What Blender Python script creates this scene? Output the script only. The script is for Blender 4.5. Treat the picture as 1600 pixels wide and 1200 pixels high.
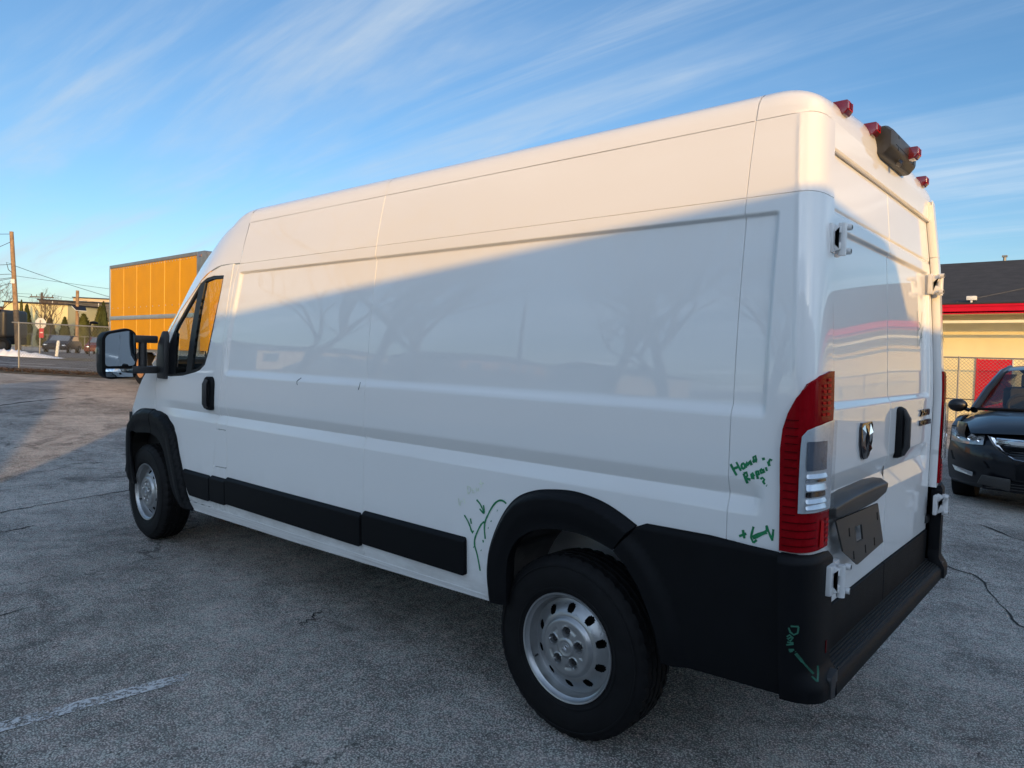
import bpy, bmesh, math, random
import numpy as np
from mathutils import Vector, Matrix, Quaternion
from mathutils.geometry import delaunay_2d_cdt

for _o in list(bpy.data.objects):
    bpy.data.objects.remove(_o, do_unlink=True)
SC = bpy.context.scene
COL = SC.collection
R = math.radians
random.seed(7)

# ------------------------------------------------------------------ camera
CAM = Vector((-1.6388, 3.2422, 1.5255))
cam_d = bpy.data.cameras.new('camera')
cam = bpy.data.objects.new('camera', cam_d)
COL.objects.link(cam)
cam_d.sensor_fit = 'HORIZONTAL'
cam_d.sensor_width = 36.0
cam_d.lens = 36.0 * 1106.38 / 1600.0
cam_d.clip_start = 0.05
cam_d.clip_end = 3000
_r = Vector((-0.755, -0.655, 0.026)).normalized()
_d = Vector((0.654, -0.755, -0.040)).normalized()
_u = _r.cross(_d).normalized()
_r = _d.cross(_u).normalized()
cam.matrix_world = Matrix(((_r.x, _u.x, -_d.x, CAM.x), (_r.y, _u.y, -_d.y, CAM.y), (_r.z, _u.z, -_d.z, CAM.z), (0, 0, 0, 1)))
SC.camera = cam

# ------------------------------------------------------------------ sun, sky, exposure
SUN_T = Vector((0.825, -0.565, -0.200)).normalized()      # direction the light travels
SUN_EL = math.asin(-SUN_T.z)
SUN_AZ = math.atan2(-SUN_T.x, -SUN_T.y)                     # towards the sun, clockwise from +Y
sun_d = bpy.data.lights.new('sun', 'SUN')
sun_d.energy = 2.0
sun_d.angle = R(0.4)
sun_d.color = (0.84, 0.46, 0.095)
sun = bpy.data.objects.new('sun', sun_d)
sun.rotation_euler = SUN_T.to_track_quat('-Z', 'Y').to_euler()
sun.location = (-20, 14, 12)
COL.objects.link(sun)

world = bpy.data.worlds.new('World')
SC.world = world
world.use_nodes = True
wn, wl = world.node_tree.nodes, world.node_tree.links
wn.clear()
w_out = wn.new('ShaderNodeOutputWorld')
w_bg = wn.new('ShaderNodeBackground')
w_bg.inputs['Strength'].default_value = 0.084
w_sky = wn.new('ShaderNodeTexSky')
w_sky.sky_type = 'NISHITA'
w_sky.sun_disc = False
w_sky.sun_elevation = SUN_EL
w_sky.sun_rotation = SUN_AZ
w_sky.altitude = 50
w_sky.air_density = 1.0
w_sky.dust_density = 1.0
w_sky.ozone_density = 3.0
# thin cirrus: noise on a flat layer high above the ground
w_tc = wn.new('ShaderNodeTexCoord')
w_sep = wn.new('ShaderNodeSeparateXYZ')
wl.new(w_tc.outputs['Generated'], w_sep.inputs[0])
def wmath(op, a, b=None, clamp=False):
    n = wn.new('ShaderNodeMath'); n.operation = op; n.use_clamp = clamp
    for i, v in enumerate((a, b)):
        if v is None: continue
        if isinstance(v, (int, float)): n.inputs[i].default_value = v
        else: wl.new(v, n.inputs[i])
    return n.outputs[0]
zz = wmath('MAXIMUM', wmath('ADD', w_sep.outputs['Z'], 0.10), 0.02)
cx = wmath('DIVIDE', w_sep.outputs['X'], zz)
cy = wmath('DIVIDE', w_sep.outputs['Y'], zz)
w_comb = wn.new('ShaderNodeCombineXYZ')
wl.new(cx, w_comb.inputs[0]); wl.new(cy, w_comb.inputs[1])
def cloud(rot, sx, sy, scale, detail, lo, hi, dist=0.6, loc=(0, 0, 0)):
    m = wn.new('ShaderNodeMapping'); m.inputs['Rotation'].default_value = (0, 0, R(rot)); m.inputs['Scale'].default_value = (sx, sy, 1)
    m.inputs['Location'].default_value = loc
    wl.new(w_comb.outputs[0], m.inputs[0])
    n = wn.new('ShaderNodeTexNoise'); n.inputs['Scale'].default_value = scale; n.inputs['Detail'].default_value = detail
    n.inputs['Roughness'].default_value = 0.58; n.inputs['Distortion'].default_value = dist
    wl.new(m.outputs[0], n.inputs['Vector'])
    r = wn.new('ShaderNodeMapRange'); r.interpolation_type = 'SMOOTHSTEP'
    r.inputs['From Min'].default_value = lo; r.inputs['From Max'].default_value = hi
    wl.new(n.outputs['Fac'], r.inputs['Value'])
    return r.outputs[0]
c1 = cloud(24, 0.16, 1.5, 1.7, 9, 0.44, 0.78, 0.9)
c2 = cloud(42, 0.22, 1.6, 3.0, 10, 0.42, 0.80, 1.2, (3, 1, 0))
c3 = cloud(5, 0.5, 0.7, 0.75, 5, 0.30, 0.62, 0.6, (1.3, 0.4, 0))
veil = wmath('MULTIPLY', c3, wmath('ADD', wmath('MULTIPLY', c1, 0.75), wmath('ADD', wmath('MULTIPLY', c2, 0.45), 0.12)), True)
veil = wmath('ADD', veil, wmath('MULTIPLY', c1, 0.16), True)
veil = wmath('MULTIPLY', veil, 0.62)
w_mix = wn.new('ShaderNodeMix'); w_mix.data_type = 'RGBA'; w_mix.blend_type = 'MIX'
wl.new(veil, w_mix.inputs['Factor'])
w_hsv = wn.new('ShaderNodeHueSaturation'); w_hsv.inputs['Saturation'].default_value = 1.12
wl.new(w_sky.outputs[0], w_hsv.inputs['Color'])
wl.new(w_hsv.outputs[0], w_mix.inputs[6])
# ice cloud scatters forward: extra brightness added sunward to lift the van's shaded side
w_dot = wn.new('ShaderNodeVectorMath'); w_dot.operation = 'DOT_PRODUCT'
wl.new(w_tc.outputs['Generated'], w_dot.inputs[0]); w_dot.inputs[1].default_value = tuple(-SUN_T)
sunward_boost = wmath('ADD', wmath('MULTIPLY', wmath('POWER', wmath('MAXIMUM', wmath('ADD', wmath('MULTIPLY', w_dot.outputs['Value'], .5), .5), 0.0), 2.5), 9.0), 0.85)
w_cc = wn.new('ShaderNodeVectorMath'); w_cc.operation = 'SCALE'; w_cc.inputs[0].default_value = (3.5, 4.05, 4.6)
wl.new(sunward_boost, w_cc.inputs['Scale']); wl.new(w_cc.outputs[0], w_mix.inputs[7])
wl.new(w_mix.outputs[2], w_bg.inputs['Color'])
wl.new(w_bg.outputs[0], w_out.inputs['Surface'])

SC.view_settings.view_transform = 'Standard'
SC.view_settings.look = 'None'
SC.view_settings.gamma = 1.0
SC.view_settings.exposure = 1.28
SC.view_settings.use_curve_mapping = False
SC.render.engine = 'CYCLES'
SC.cycles.max_bounces = 8
SC.cycles.transparent_max_bounces = 12
SC.cycles.use_denoising = True

# ------------------------------------------------------------------ helpers
def tag(o, label=None, cat=None, group=None, kind=None):
    if label: o['label'] = label
    if cat: o['category'] = cat
    if group: o['group'] = group
    if kind: o['kind'] = kind
    return o

def empty(name, mw=None):
    o = bpy.data.objects.new(name, None)
    o.empty_display_size = 0.2
    if mw is not None: o.matrix_world = mw
    COL.objects.link(o)
    return o

def link(name, me, mat=None, parent=None):
    o = bpy.data.objects.new(name, me)
    if mat is not None and len(me.materials) == 0: me.materials.append(mat)
    COL.objects.link(o)
    if parent is not None: o.parent = parent
    return o

class MB:
    """collects vertices and faces of one mesh"""
    def __init__(s): s.v = []; s.f = []; s.mi = []; s.cur = 0
    def add(s, vs, fs):
        b = len(s.v); s.v += [tuple(p) for p in vs]
        for f in fs: s.f.append([i + b for i in f]); s.mi.append(s.cur)
    def box(s, x0, x1, y0, y1, z0, z1, M=None):
        vs = [Vector((x, y, z)) for x in (x0, x1) for y in (y0, y1) for z in (z0, z1)]
        if M is not None: vs = [M @ v for v in vs]
        s.add(vs, [(0, 1, 3, 2), (4, 6, 7, 5), (0, 4, 5, 1), (2, 3, 7, 6), (0, 2, 6, 4), (1, 5, 7, 3)])
    def tube(s, pts, rad, n=8, cap=True):
        pts = [Vector(p) for p in pts]
        if isinstance(rad, (int, float)): rad = [rad] * len(pts)
        rings = []; ref = None
        for i, p in enumerate(pts):
            t = (pts[min(i + 1, len(pts) - 1)] - pts[max(i - 1, 0)])
            t = t.normalized() if t.length > 1e-9 else Vector((0, 0, 1))
            if ref is None: ref = Vector((0, 0, 1)) if abs(t.z) < .9 else Vector((1, 0, 0))
            a = (ref - t * ref.dot(t)).normalized(); b = t.cross(a); ref = a
            rings.append([p + (a * math.cos(k * 2 * math.pi / n) + b * math.sin(k * 2 * math.pi / n)) * rad[i] for k in range(n)])
        vs = [q for r in rings for q in r]; fs = []
        for i in range(len(pts) - 1):
            for k in range(n):
                fs.append((i * n + k, i * n + (k + 1) % n, (i + 1) * n + (k + 1) % n, (i + 1) * n + k))
        if cap:
            fs.append(tuple(range(n - 1, -1, -1))); fs.append(tuple((len(pts) - 1) * n + k for k in range(n)))
        s.add(vs, fs)
    def prism(s, poly, axis, a, b):
        """polygon extruded along an axis: 'x' poly is (y,z), 'y' poly is (x,z), 'z' poly is (x,y)"""
        n = len(poly)
        def pt(p, h):
            return {'x': (h, p[0], p[1]), 'y': (p[0], h, p[1]), 'z': (p[0], p[1], h)}[axis]
        vs = [pt(p, a) for p in poly] + [pt(p, b) for p in poly]
        fs = [tuple(range(n)), tuple(range(2 * n - 1, n - 1, -1))] + [(i, (i + 1) % n, n + (i + 1) % n, n + i) for i in range(n)]
        s.add(vs, fs)
    def grid(s, rows, close=False):
        n = len(rows[0]); vs = [p for r in rows for p in r]; fs = []
        for i in range(len(rows) - 1):
            for k in range(n if close else n - 1):
                fs.append((i * n + k, i * n + (k + 1) % n, (i + 1) * n + (k + 1) % n, (i + 1) * n + k))
        s.add(vs, fs)
    def build(s, name, mat, parent=None, smooth=False, bevel=0, seg=2, angle=35, recalc=True):
        me = bpy.data.meshes.new(name)
        me.from_pydata(s.v, [], s.f); me.update()
        mats = mat if isinstance(mat, (list, tuple)) else [mat]
        for m in mats: me.materials.append(m)
        if len(mats) > 1: me.polygons.foreach_set('material_index', s.mi)
        if recalc or bevel:
            bm = bmesh.new(); bm.from_mesh(me)
            if recalc: bmesh.ops.recalc_face_normals(bm, faces=bm.faces)
            if bevel:
                ed = [e for e in bm.edges if len(e.link_faces) == 2 and e.calc_face_angle(0) > R(30)]
                bmesh.ops.bevel(bm, geom=ed, offset=bevel, segments=seg, profile=.6, affect='EDGES', clamp_overlap=True)
            bm.to_mesh(me); bm.free()
        o = link(name, me, None, parent)
        if smooth or bevel:
            me.polygons.foreach_set('use_smooth', [True] * len(me.polygons))
            try: me.set_sharp_from_angle(angle=R(angle))
            except Exception: pass
        return o

def copy_tree(o, parent=None):
    c = o.copy(); COL.objects.link(c); c.parent = parent
    for ch in list(o.children): copy_tree(ch, c)
    return c

def lathe(profile, n=48, axis='y', centre=(0, 0, 0), a0=0.0, fn=None):
    """profile (radius, height along axis) -> rows for MB.grid(close)"""
    rows = []
    for r, h in profile:
        row = []
        for k in range(n):
            a = a0 + 2 * math.pi * k / n
            rr = fn(r, h, k) if fn else r
            if axis == 'y': row.append((centre[0] + rr * math.cos(a), centre[1] + h, centre[2] + rr * math.sin(a)))
            elif axis == 'z': row.append((centre[0] + rr * math.cos(a), centre[1] + rr * math.sin(a), centre[2] + h))
            else: row.append((centre[0] + h, centre[1] + rr * math.cos(a), centre[2] + rr * math.sin(a)))
        rows.append(row)
    return rows

# ------------------------------------------------------------------ materials
def pmat(name, col, rough=.5, metal=0., coat=0., coat_rough=.03, var=.10, scale=6., bump=0., bscale=60., spec=.5, rvar=.0, detail=4):
    m = bpy.data.materials.new(name); m.use_nodes = True
    nt = m.node_tree; b = nt.nodes['Principled BSDF']
    tc = nt.nodes.new('ShaderNodeTexCoord')
    nz = nt.nodes.new('ShaderNodeTexNoise'); nz.inputs['Scale'].default_value = scale; nz.inputs['Detail'].default_value = detail
    nt.links.new(tc.outputs['Object'], nz.inputs['Vector'])
    mr = nt.nodes.new('ShaderNodeMapRange'); mr.inputs['From Min'].default_value = .25; mr.inputs['From Max'].default_value = .75
    mr.inputs['To Min'].default_value = 1 - var; mr.inputs['To Max'].default_value = 1 + var
    nt.links.new(nz.outputs['Fac'], mr.inputs['Value'])
    mx = nt.nodes.new('ShaderNodeVectorMath'); mx.operation = 'SCALE'
    mx.inputs[0].default_value = col[:3]; nt.links.new(mr.outputs[0], mx.inputs['Scale'])
    nt.links.new(mx.outputs[0], b.inputs['Base Color'])
    b.inputs['Roughness'].default_value = rough; b.inputs['Metallic'].default_value = metal
    b.inputs['Coat Weight'].default_value = coat; b.inputs['Coat Roughness'].default_value = coat_rough
    b.inputs['Specular IOR Level'].default_value = spec
    if rvar:
        m2 = nt.nodes.new('ShaderNodeMapRange'); m2.inputs['To Min'].default_value = max(0.02, rough - rvar); m2.inputs['To Max'].default_value = rough + rvar
        nt.links.new(nz.outputs['Fac'], m2.inputs['Value']); nt.links.new(m2.outputs[0], b.inputs['Roughness'])
    if bump:
        n2 = nt.nodes.new('ShaderNodeTexNoise'); n2.inputs['Scale'].default_value = bscale; n2.inputs['Detail'].default_value = 3
        nt.links.new(tc.outputs['Object'], n2.inputs['Vector'])
        bp = nt.nodes.new('ShaderNodeBump'); bp.inputs['Strength'].default_value = bump; bp.inputs['Distance'].default_value = .01
        nt.links.new(n2.outputs['Fac'], bp.inputs['Height']); nt.links.new(bp.outputs[0], b.inputs['Normal'])
    return m

def glassmat(name, tint=(.8, .85, .85), ior=1.5, rough=0.0):
    m = bpy.data.materials.new(name); m.use_nodes = True
    nt = m.node_tree; nt.nodes.clear()
    o = nt.nodes.new('ShaderNodeOutputMaterial'); mx = nt.nodes.new('ShaderNodeMixShader')
    fr = nt.nodes.new('ShaderNodeFresnel')
    ge = nt.nodes.new('ShaderNodeNewGeometry'); ma = nt.nodes.new('ShaderNodeMapRange')   # a thin pane reflects alike from both faces
    ma.inputs['To Min'].default_value = ior; ma.inputs['To Max'].default_value = 1 / ior
    nt.links.new(ge.outputs['Backfacing'], ma.inputs['Value']); nt.links.new(ma.outputs[0], fr.inputs['IOR'])
    tr = nt.nodes.new('ShaderNodeBsdfTransparent'); tr.inputs[0].default_value = (*tint, 1)
    gl = nt.nodes.new('ShaderNodeBsdfGlossy'); gl.inputs['Roughness'].default_value = rough
    nt.links.new(fr.outputs[0], mx.inputs[0]); nt.links.new(tr.outputs[0], mx.inputs[1]); nt.links.new(gl.outputs[0], mx.inputs[2])
    nt.links.new(mx.outputs[0], o.inputs[0])
    return m

M = {}
M['paint'] = pmat('white_paint', (.83, .83, .825), .40, coat=1., coat_rough=.006, var=.012, scale=1.5, spec=.3)
M['paint'].node_tree.nodes['Principled BSDF'].inputs['Coat IOR'].default_value = 1.54
def add_grime(m):
    nt = m.node_tree; b = nt.nodes['Principled BSDF']; src = b.inputs['Base Color'].links[0].from_socket
    ge = nt.nodes.new('ShaderNodeNewGeometry'); sp = nt.nodes.new('ShaderNodeSeparateXYZ'); nt.links.new(ge.outputs['Position'], sp.inputs[0])
    mr = nt.nodes.new('ShaderNodeMapRange'); mr.interpolation_type = 'SMOOTHSTEP'
    for k, v in (('From Min', .85), ('From Max', .38), ('To Min', 0.), ('To Max', 1.)): mr.inputs[k].default_value = v
    nt.links.new(sp.outputs['Z'], mr.inputs['Value'])
    nz = nt.nodes.new('ShaderNodeTexNoise'); nz.inputs['Scale'].default_value = 7; nz.inputs['Detail'].default_value = 8; nz.inputs['Roughness'].default_value = .7
    m2 = nt.nodes.new('ShaderNodeMapRange')
    for k, v in (('From Min', .42), ('From Max', .75), ('To Min', 0.), ('To Max', .55)): m2.inputs[k].default_value = v
    nt.links.new(nz.outputs['Fac'], m2.inputs['Value'])
    mu = nt.nodes.new('ShaderNodeMath'); mu.operation = 'MULTIPLY'; nt.links.new(mr.outputs[0], mu.inputs[0]); nt.links.new(m2.outputs[0], mu.inputs[1])
    mx = nt.nodes.new('ShaderNodeMix'); mx.data_type = 'RGBA'; nt.links.new(mu.outputs[0], mx.inputs['Factor']); nt.links.new(src, mx.inputs[6]); mx.inputs[7].default_value = (.36, .33, .30, 1)
    nt.links.new(mx.outputs[2], b.inputs['Base Color'])
add_grime(M['paint'])
M['shellgrey'] = pmat('inner_grey', (.22, .22, .22), .7)
M['plastic'] = pmat('black_textured_plastic', (.0035, .004, .0055), .55, var=.16, scale=9, bump=.10, bscale=900, spec=.17, rvar=.05)
M['plastic2'] = pmat('charcoal_plastic', (.024, .024, .026), .45, var=.12, scale=12, bump=.08, bscale=700)
M['plastic3'] = pmat('worn_grey_plastic', (.030, .029, .028), .42, var=.15, scale=7, bump=.05, bscale=400)
M['rubber'] = pmat('tyre_rubber', (.007, .007, .008), .66, var=.30, scale=14, bump=.12, bscale=240, spec=.2)
M['gasket'] = pmat('window_rubber', (.008, .008, .009), .45, var=.1)
M['steel'] = pmat('silver_wheel_paint', (.40, .41, .42), .36, metal=.8, var=.12, scale=16, rvar=.06)
M['darksteel'] = pmat('dark_steel', (.03, .03, .032), .5, metal=.4, var=.2)
M['liner'] = pmat('grey_felt_liner', (.17, .165, .16), .95, var=.2, scale=10, bump=.3, bscale=160, spec=.1)
M['under'] = pmat('underbody', (.012, .012, .012), .8, var=.3)
M['redlens'] = pmat('red_lens', (.24, .003, .007), .22, coat=.14, coat_rough=.03, spec=.02, var=.2, scale=20)
M['redbright'] = pmat('bright_red_lens', (.50, .008, .010), .3, coat=.05, spec=.02, coat_rough=.05, var=.15, scale=30)
M['reddeep'] = pmat('deep_red_lens', (.085, .002, .004), .3, coat=.05, spec=.02, var=.1)
M['lampdeep'] = pmat('lamp_shade', (.12, .14, .18), .15, metal=.3, coat=1., var=.2, scale=30)
M['marker'] = pmat('marker_lens', (.11, .003, .009), .12, coat=1., coat_rough=.02, var=.15, scale=40)
M['reflector'] = pmat('silver_reflector', (.92, .94, .96), .18, metal=.6, coat=.4, var=.06, scale=60)
M['chrome'] = pmat('chrome', (.75, .76, .78), .06, metal=1., var=.04)
M['darkchrome'] = pmat('dark_chrome', (.10, .10, .11), .12, metal=1., var=.1)
M['mirrorglass'] = pmat('mirror_glass', (.42, .47, .52), .01, metal=1., var=.02)
M['clear'] = glassmat('clear_lens', (.90, .92, .94), 1.45)
M['glass'] = glassmat('window_glass', (.80, .86, .83), 1.45)
M['carglass'] = glassmat('car_glass', (.34, .36, .36), 1.52)
M['hinge'] = pmat('white_hinge', (.66, .66, .66), .35, coat=.6, var=.08, scale=30)
M['green'] = pmat('green_marker', (.005, .20, .075), .45, var=.30, scale=60)
M['greendry'] = pmat('dry_green_marker', (.02, .12, .08), .6, var=.35, scale=60)
M['inkdark'] = pmat('dark_marker', (.04, .07, .09), .6, var=.3, scale=60)
M['chalk'] = pmat('pale_marker', (.72, .78, .66), .7, var=.25, scale=60)
M['seat'] = pmat('seat_cloth', (.30, .33, .33), .9, var=.2, scale=30)
M['seatlt'] = pmat('headrest_cloth', (.34, .42, .44), .9, var=.2, scale=30)
M['dash'] = pmat('dashboard', (.02, .02, .021), .6, var=.15)
# ================================================================== THE SETTING
RT = Vector((-.756, -.654, -.025)); FW = Vector((.654, -.757, .010)); UP = Vector((-.025, -.009, 1.0))
UP.normalize(); RT = (RT - UP * RT.dot(UP)).normalized(); FW = UP.cross(RT).normalized()
O = Vector((CAM.x, CAM.y, 0))
BG = Matrix(((RT.x, FW.x, UP.x, O.x), (RT.y, FW.y, UP.y, O.y), (RT.z, FW.z, UP.z, O.z), (0, 0, 0, 1)))   # the street beyond: x right, y away, z up
def sm(a, b, t):
    t = min(max((t - a) / (b - a), 0), 1); return t * t * (3 - 2 * t)
def drop(depth, lat=-20):
    return -.028 * min(max(depth - 34, 0), 48) * sm(5, -6, lat)
def zplane(x, y): return -(UP.x * (x - O.x) + UP.y * (y - O.y)) / UP.z
def ground_z(x, y):
    q = Vector((x - O.x, y - O.y, 0)); depth, lat = q.dot(FW), q.dot(RT)
    w = sm(4.5, 17, math.hypot(x - 1.8, y - .6))
    far = zplane(x, y)
    r = math.hypot(x, y)
    if r > 160: far *= 160 / r
    return (.009 * x) * (1 - w) + (far + drop(depth, lat)) * w
def bgpt(lat, depth, z=0.): return BG @ Vector((lat, depth, z + drop(depth, lat)))
def bgroot(name, lat, depth, yaw=0., z=0.):
    return empty(name, BG @ Matrix.Translation((lat, depth, z + drop(depth, lat))) @ Matrix.Rotation(R(yaw), 4, 'Z'))

def asphalt(name, dark=.040, light=.30, tint=(1, 1, 1.02), scale=105., patch=1.0):
    m = bpy.data.materials.new(name); m.use_nodes = True
    nt = m.node_tree; N = nt.nodes; L = nt.links; b = N['Principled BSDF']
    geo = N.new('ShaderNodeNewGeometry')
    def noise(sc, det, rough=.55, dist=0.):
        n = N.new('ShaderNodeTexNoise'); n.inputs['Scale'].default_value = sc; n.inputs['Detail'].default_value = det; n.inputs['Roughness'].default_value = rough; n.inputs['Distortion'].default_value = dist
        L.new(geo.outputs['Position'], n.inputs['Vector']); return n
    def mr(src, a, c, lo, hi, smooth=True):
        n = N.new('ShaderNodeMapRange'); n.inputs['From Min'].default_value = a; n.inputs['From Max'].default_value = c; n.inputs['To Min'].default_value = lo; n.inputs['To Max'].default_value = hi
        if smooth: n.interpolation_type = 'SMOOTHSTEP'
        L.new(src, n.inputs['Value']); return n.outputs[0]
    def mth(op, a, c):
        n = N.new('ShaderNodeMath'); n.operation = op
        for i, v in enumerate((a, c)):
            if isinstance(v, (int, float)): n.inputs[i].default_value = v
            else: L.new(v, n.inputs[i])
        return n.outputs[0]
    vo = N.new('ShaderNodeTexVoronoi'); vo.inputs['Scale'].default_value = scale; vo.inputs['Randomness'].default_value = 1.
    L.new(geo.outputs['Position'], vo.inputs['Vector'])
    sepc = N.new('ShaderNodeSeparateColor'); L.new(vo.outputs['Color'], sepc.inputs[0])
    stone = mr(sepc.outputs[0], .35, 1.0, dark, light * .62)
    bright = mr(sepc.outputs[1], .90, 1.0, 0., light)
    core = mr(vo.outputs['Distance'], .15, .62, 1., .0)
    vo2 = N.new('ShaderNodeTexVoronoi'); vo2.inputs['Scale'].default_value = scale * 2.3; L.new(geo.outputs['Position'], vo2.inputs['Vector'])
    sep2 = N.new('ShaderNodeSeparateColor'); L.new(vo2.outputs['Color'], sep2.inputs[0])
    fine = mr(sep2.outputs[0], .2, 1., .7, 1.45)
    vo3 = N.new('ShaderNodeTexVoronoi'); vo3.inputs['Scale'].default_value = scale * .52; L.new(geo.outputs['Position'], vo3.inputs['Vector'])
    sep3 = N.new('ShaderNodeSeparateColor'); L.new(vo3.outputs['Color'], sep3.inputs[0])
    chip = mth('MULTIPLY', mr(sep3.outputs[0], .80, .95, 0., light * .55), mr(vo3.outputs['Distance'], .12, .42, 1., 0.))
    hole_ = mth('SUBTRACT', 1., mth('MULTIPLY', mr(sep3.outputs[1], .84, .96, 0., .75), mr(vo3.outputs['Distance'], .15, .5, 1., 0.)))
    v = mth('MULTIPLY', mth('ADD', mth('ADD', mth('MULTIPLY', mth('ADD', stone, bright), core), chip), dark * .34), fine)
    v = mth('MULTIPLY', v, hole_)
    big = mr(noise(.55, 5, .6, .4).outputs['Fac'], .30, .72, 1 - .38 * patch, 1 + .30 * patch)
    mid = mr(noise(3.2, 4).outputs['Fac'], .3, .7, .82, 1.18)
    v = mth('MULTIPLY', mth('MULTIPLY', v, big), mid)
    stain = mr(noise(.8, 6, .62, 1.2).outputs['Fac'], .55, .66, 1., .52)
    v = mth('MULTIPLY', v, stain)
    grit = mr(noise(11., 4, .6).outputs['Fac'], .30, .70, .80, 1.2)
    v = mth('MINIMUM', mth('MULTIPLY', v, grit), .75)
    # long hairline cracks
    wv = N.new('ShaderNodeTexVoronoi'); wv.feature = 'DISTANCE_TO_EDGE'; wv.inputs['Scale'].default_value = .22
    nz = noise(1.6, 5, .65); vm = N.new('ShaderNodeVectorMath'); vm.operation = 'MULTIPLY_ADD'
    L.new(nz.outputs['Color'], vm.inputs[0]); vm.inputs[1].default_value = (1.1, 1.1, 0); L.new(geo.outputs['Position'], vm.inputs[2]); L.new(vm.outputs[0], wv.inputs['Vector'])
    ck = mr(wv.outputs['Distance'], .0, .0035, .35, 1.)
    gate = mr(noise(.35, 2).outputs['Fac'], .46, .52, 1., 0.)
    ck = mth('MAXIMUM', ck, gate)
    v = mth('MULTIPLY', v, ck)
    cmb = N.new('ShaderNodeCombineColor')
    warm = mr(noise(18., 2).outputs['Fac'], .35, .7, .95, 1.08)
    L.new(mth('MULTIPLY', mth('MULTIPLY', v, tint[0]), warm), cmb.inputs[0]); L.new(mth('MULTIPLY', v, tint[1]), cmb.inputs[1]); L.new(mth('MULTIPLY', v, tint[2]), cmb.inputs[2])
    L.new(cmb.outputs[0], b.inputs['Base Color']); b.inputs['Roughness'].default_value = .86; b.inputs['Specular IOR Level'].default_value = .35
    bp = N.new('ShaderNodeBump'); bp.inputs['Strength'].default_value = .9; bp.inputs['Distance'].default_value = .008
    L.new(mth('ADD', core, mth('MULTIPLY', sepc.outputs[0], .8)), bp.inputs['Height']); L.new(bp.outputs[0], b.inputs['Normal'])
    return m
M['asphalt'] = asphalt('parking_lot_asphalt', .70, 1.35, (1.06, .985, .90), 112.)
M['road'] = asphalt('street_asphalt', .20, .42, (.98, 1, 1.06), 60, .5)
M['farground'] = pmat('far_ground', (.07, .068, .06), .95, var=.35, scale=.3)
M['litter'] = pmat('dead_leaves', (.085, .050, .030), .95, var=.5, scale=9, bump=.4, bscale=30)
M['snow'] = pmat('old_snow', (.72, .74, .78), .7, var=.14, scale=3, bump=.4, bscale=14)
M['bank'] = pmat('grass_verge', (.085, .072, .045), .95, var=.5, scale=4, bump=.3, bscale=40)

def sheet(name, xs, ys, mat, fn=None, lift=0., kind='structure'):
    mb = MB(); mb.grid([[(x, y, (fn or ground_z)(x, y) + lift) for x in xs] for y in ys])
    o = mb.build(name, mat, None, smooth=True, angle=60, recalc=False)
    for p in o.data.polygons[:1]:
        if p.normal.z < 0: o.data.flip_normals()
    return tag(o, kind=kind)
ax_ = sorted(set([-900, -500, -300, -200, -140, -100, -75, -55] + list(range(-42, 60, 2)) + [66, 75, 88, 105, 130, 170, 220, 300, 450, 700, 1000]))
ay_ = sorted(set([-900, -600, -400, -280, -200, -140, -100, -75, -60, -50] + list(range(-44, 32, 2)) + [36, 44, 56, 75, 100, 140, 200, 300, 500, 900]))
tag(sheet('ground', ax_, ay_, M['asphalt']), 'grey speckled asphalt parking lot under the van', None)

def bgsheet(name, lats, depths, mat, lift=.02, kind='structure'):
    mb = MB(); rows = []
    for d in depths:
        row = []
        for l in lats:
            p = bgpt(l, d); row.append((p.x, p.y, ground_z(p.x, p.y) + lift))
        rows.append(row)
    mb.grid(rows); o = mb.build(name, mat, None, smooth=True, angle=60, recalc=False)
    if o.data.polygons[0].normal.z < 0: o.data.flip_normals()
    return tag(o, kind=kind)
lat_l = list(np.linspace(-70, -4, 46))
bgsheet('road', lat_l, list(np.linspace(23.9, 31.2, 8)), M['road'], .025)
bgsheet('side_road', list(np.linspace(-62, -12, 30)), list(np.linspace(34.0, 62, 16)), M['road'], .022)
bgsheet('verge', list(np.linspace(-20, -8, 20)), [21.6, 22.1, 22.6, 23.2, 23.6], M['bank'], .020)
bgsheet('far_verge', list(np.linspace(-75, -12, 30)), [31.4, 32.2, 33.2, 33.9], M['bank'], .03)
M['linepaint'] = pmat('road_paint', (.55, .56, .58), .8, var=.25, scale=5)
bgsheet('road_marking', list(np.linspace(-34, -15.2, 16)), [25.3, 25.45], M['linepaint'], .031)
bgsheet('road_marking', list(np.linspace(-40, -17.5, 16)), [27.0, 27.12], M['linepaint'], .031)

# worn parking-bay line near the camera
m = bpy.data.materials.new('worn_bay_paint'); m.use_nodes = True
nt = m.node_tree; N_ = nt.nodes; L_ = nt.links; pb = N_['Principled BSDF']; pb.inputs['Base Color'].default_value = (.55, .55, .55, 1); pb.inputs['Roughness'].default_value = .8
gg = N_.new('ShaderNodeNewGeometry')
n1 = N_.new('ShaderNodeTexNoise'); n1.inputs['Scale'].default_value = 75; n1.inputs['Detail'].default_value = 3; L_.new(gg.outputs['Position'], n1.inputs['Vector'])
n2 = N_.new('ShaderNodeTexNoise'); n2.inputs['Scale'].default_value = 5; n2.inputs['Detail'].default_value = 3; L_.new(gg.outputs['Position'], n2.inputs['Vector'])
ad = N_.new('ShaderNodeMath'); ad.operation = 'ADD'; L_.new(n1.outputs['Fac'], ad.inputs[0]); L_.new(n2.outputs['Fac'], ad.inputs[1])
mr_ = N_.new('ShaderNodeMapRange'); mr_.inputs['From Min'].default_value = .93; mr_.inputs['From Max'].default_value = 1.12; L_.new(ad.outputs[0], mr_.inputs['Value'])
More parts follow.
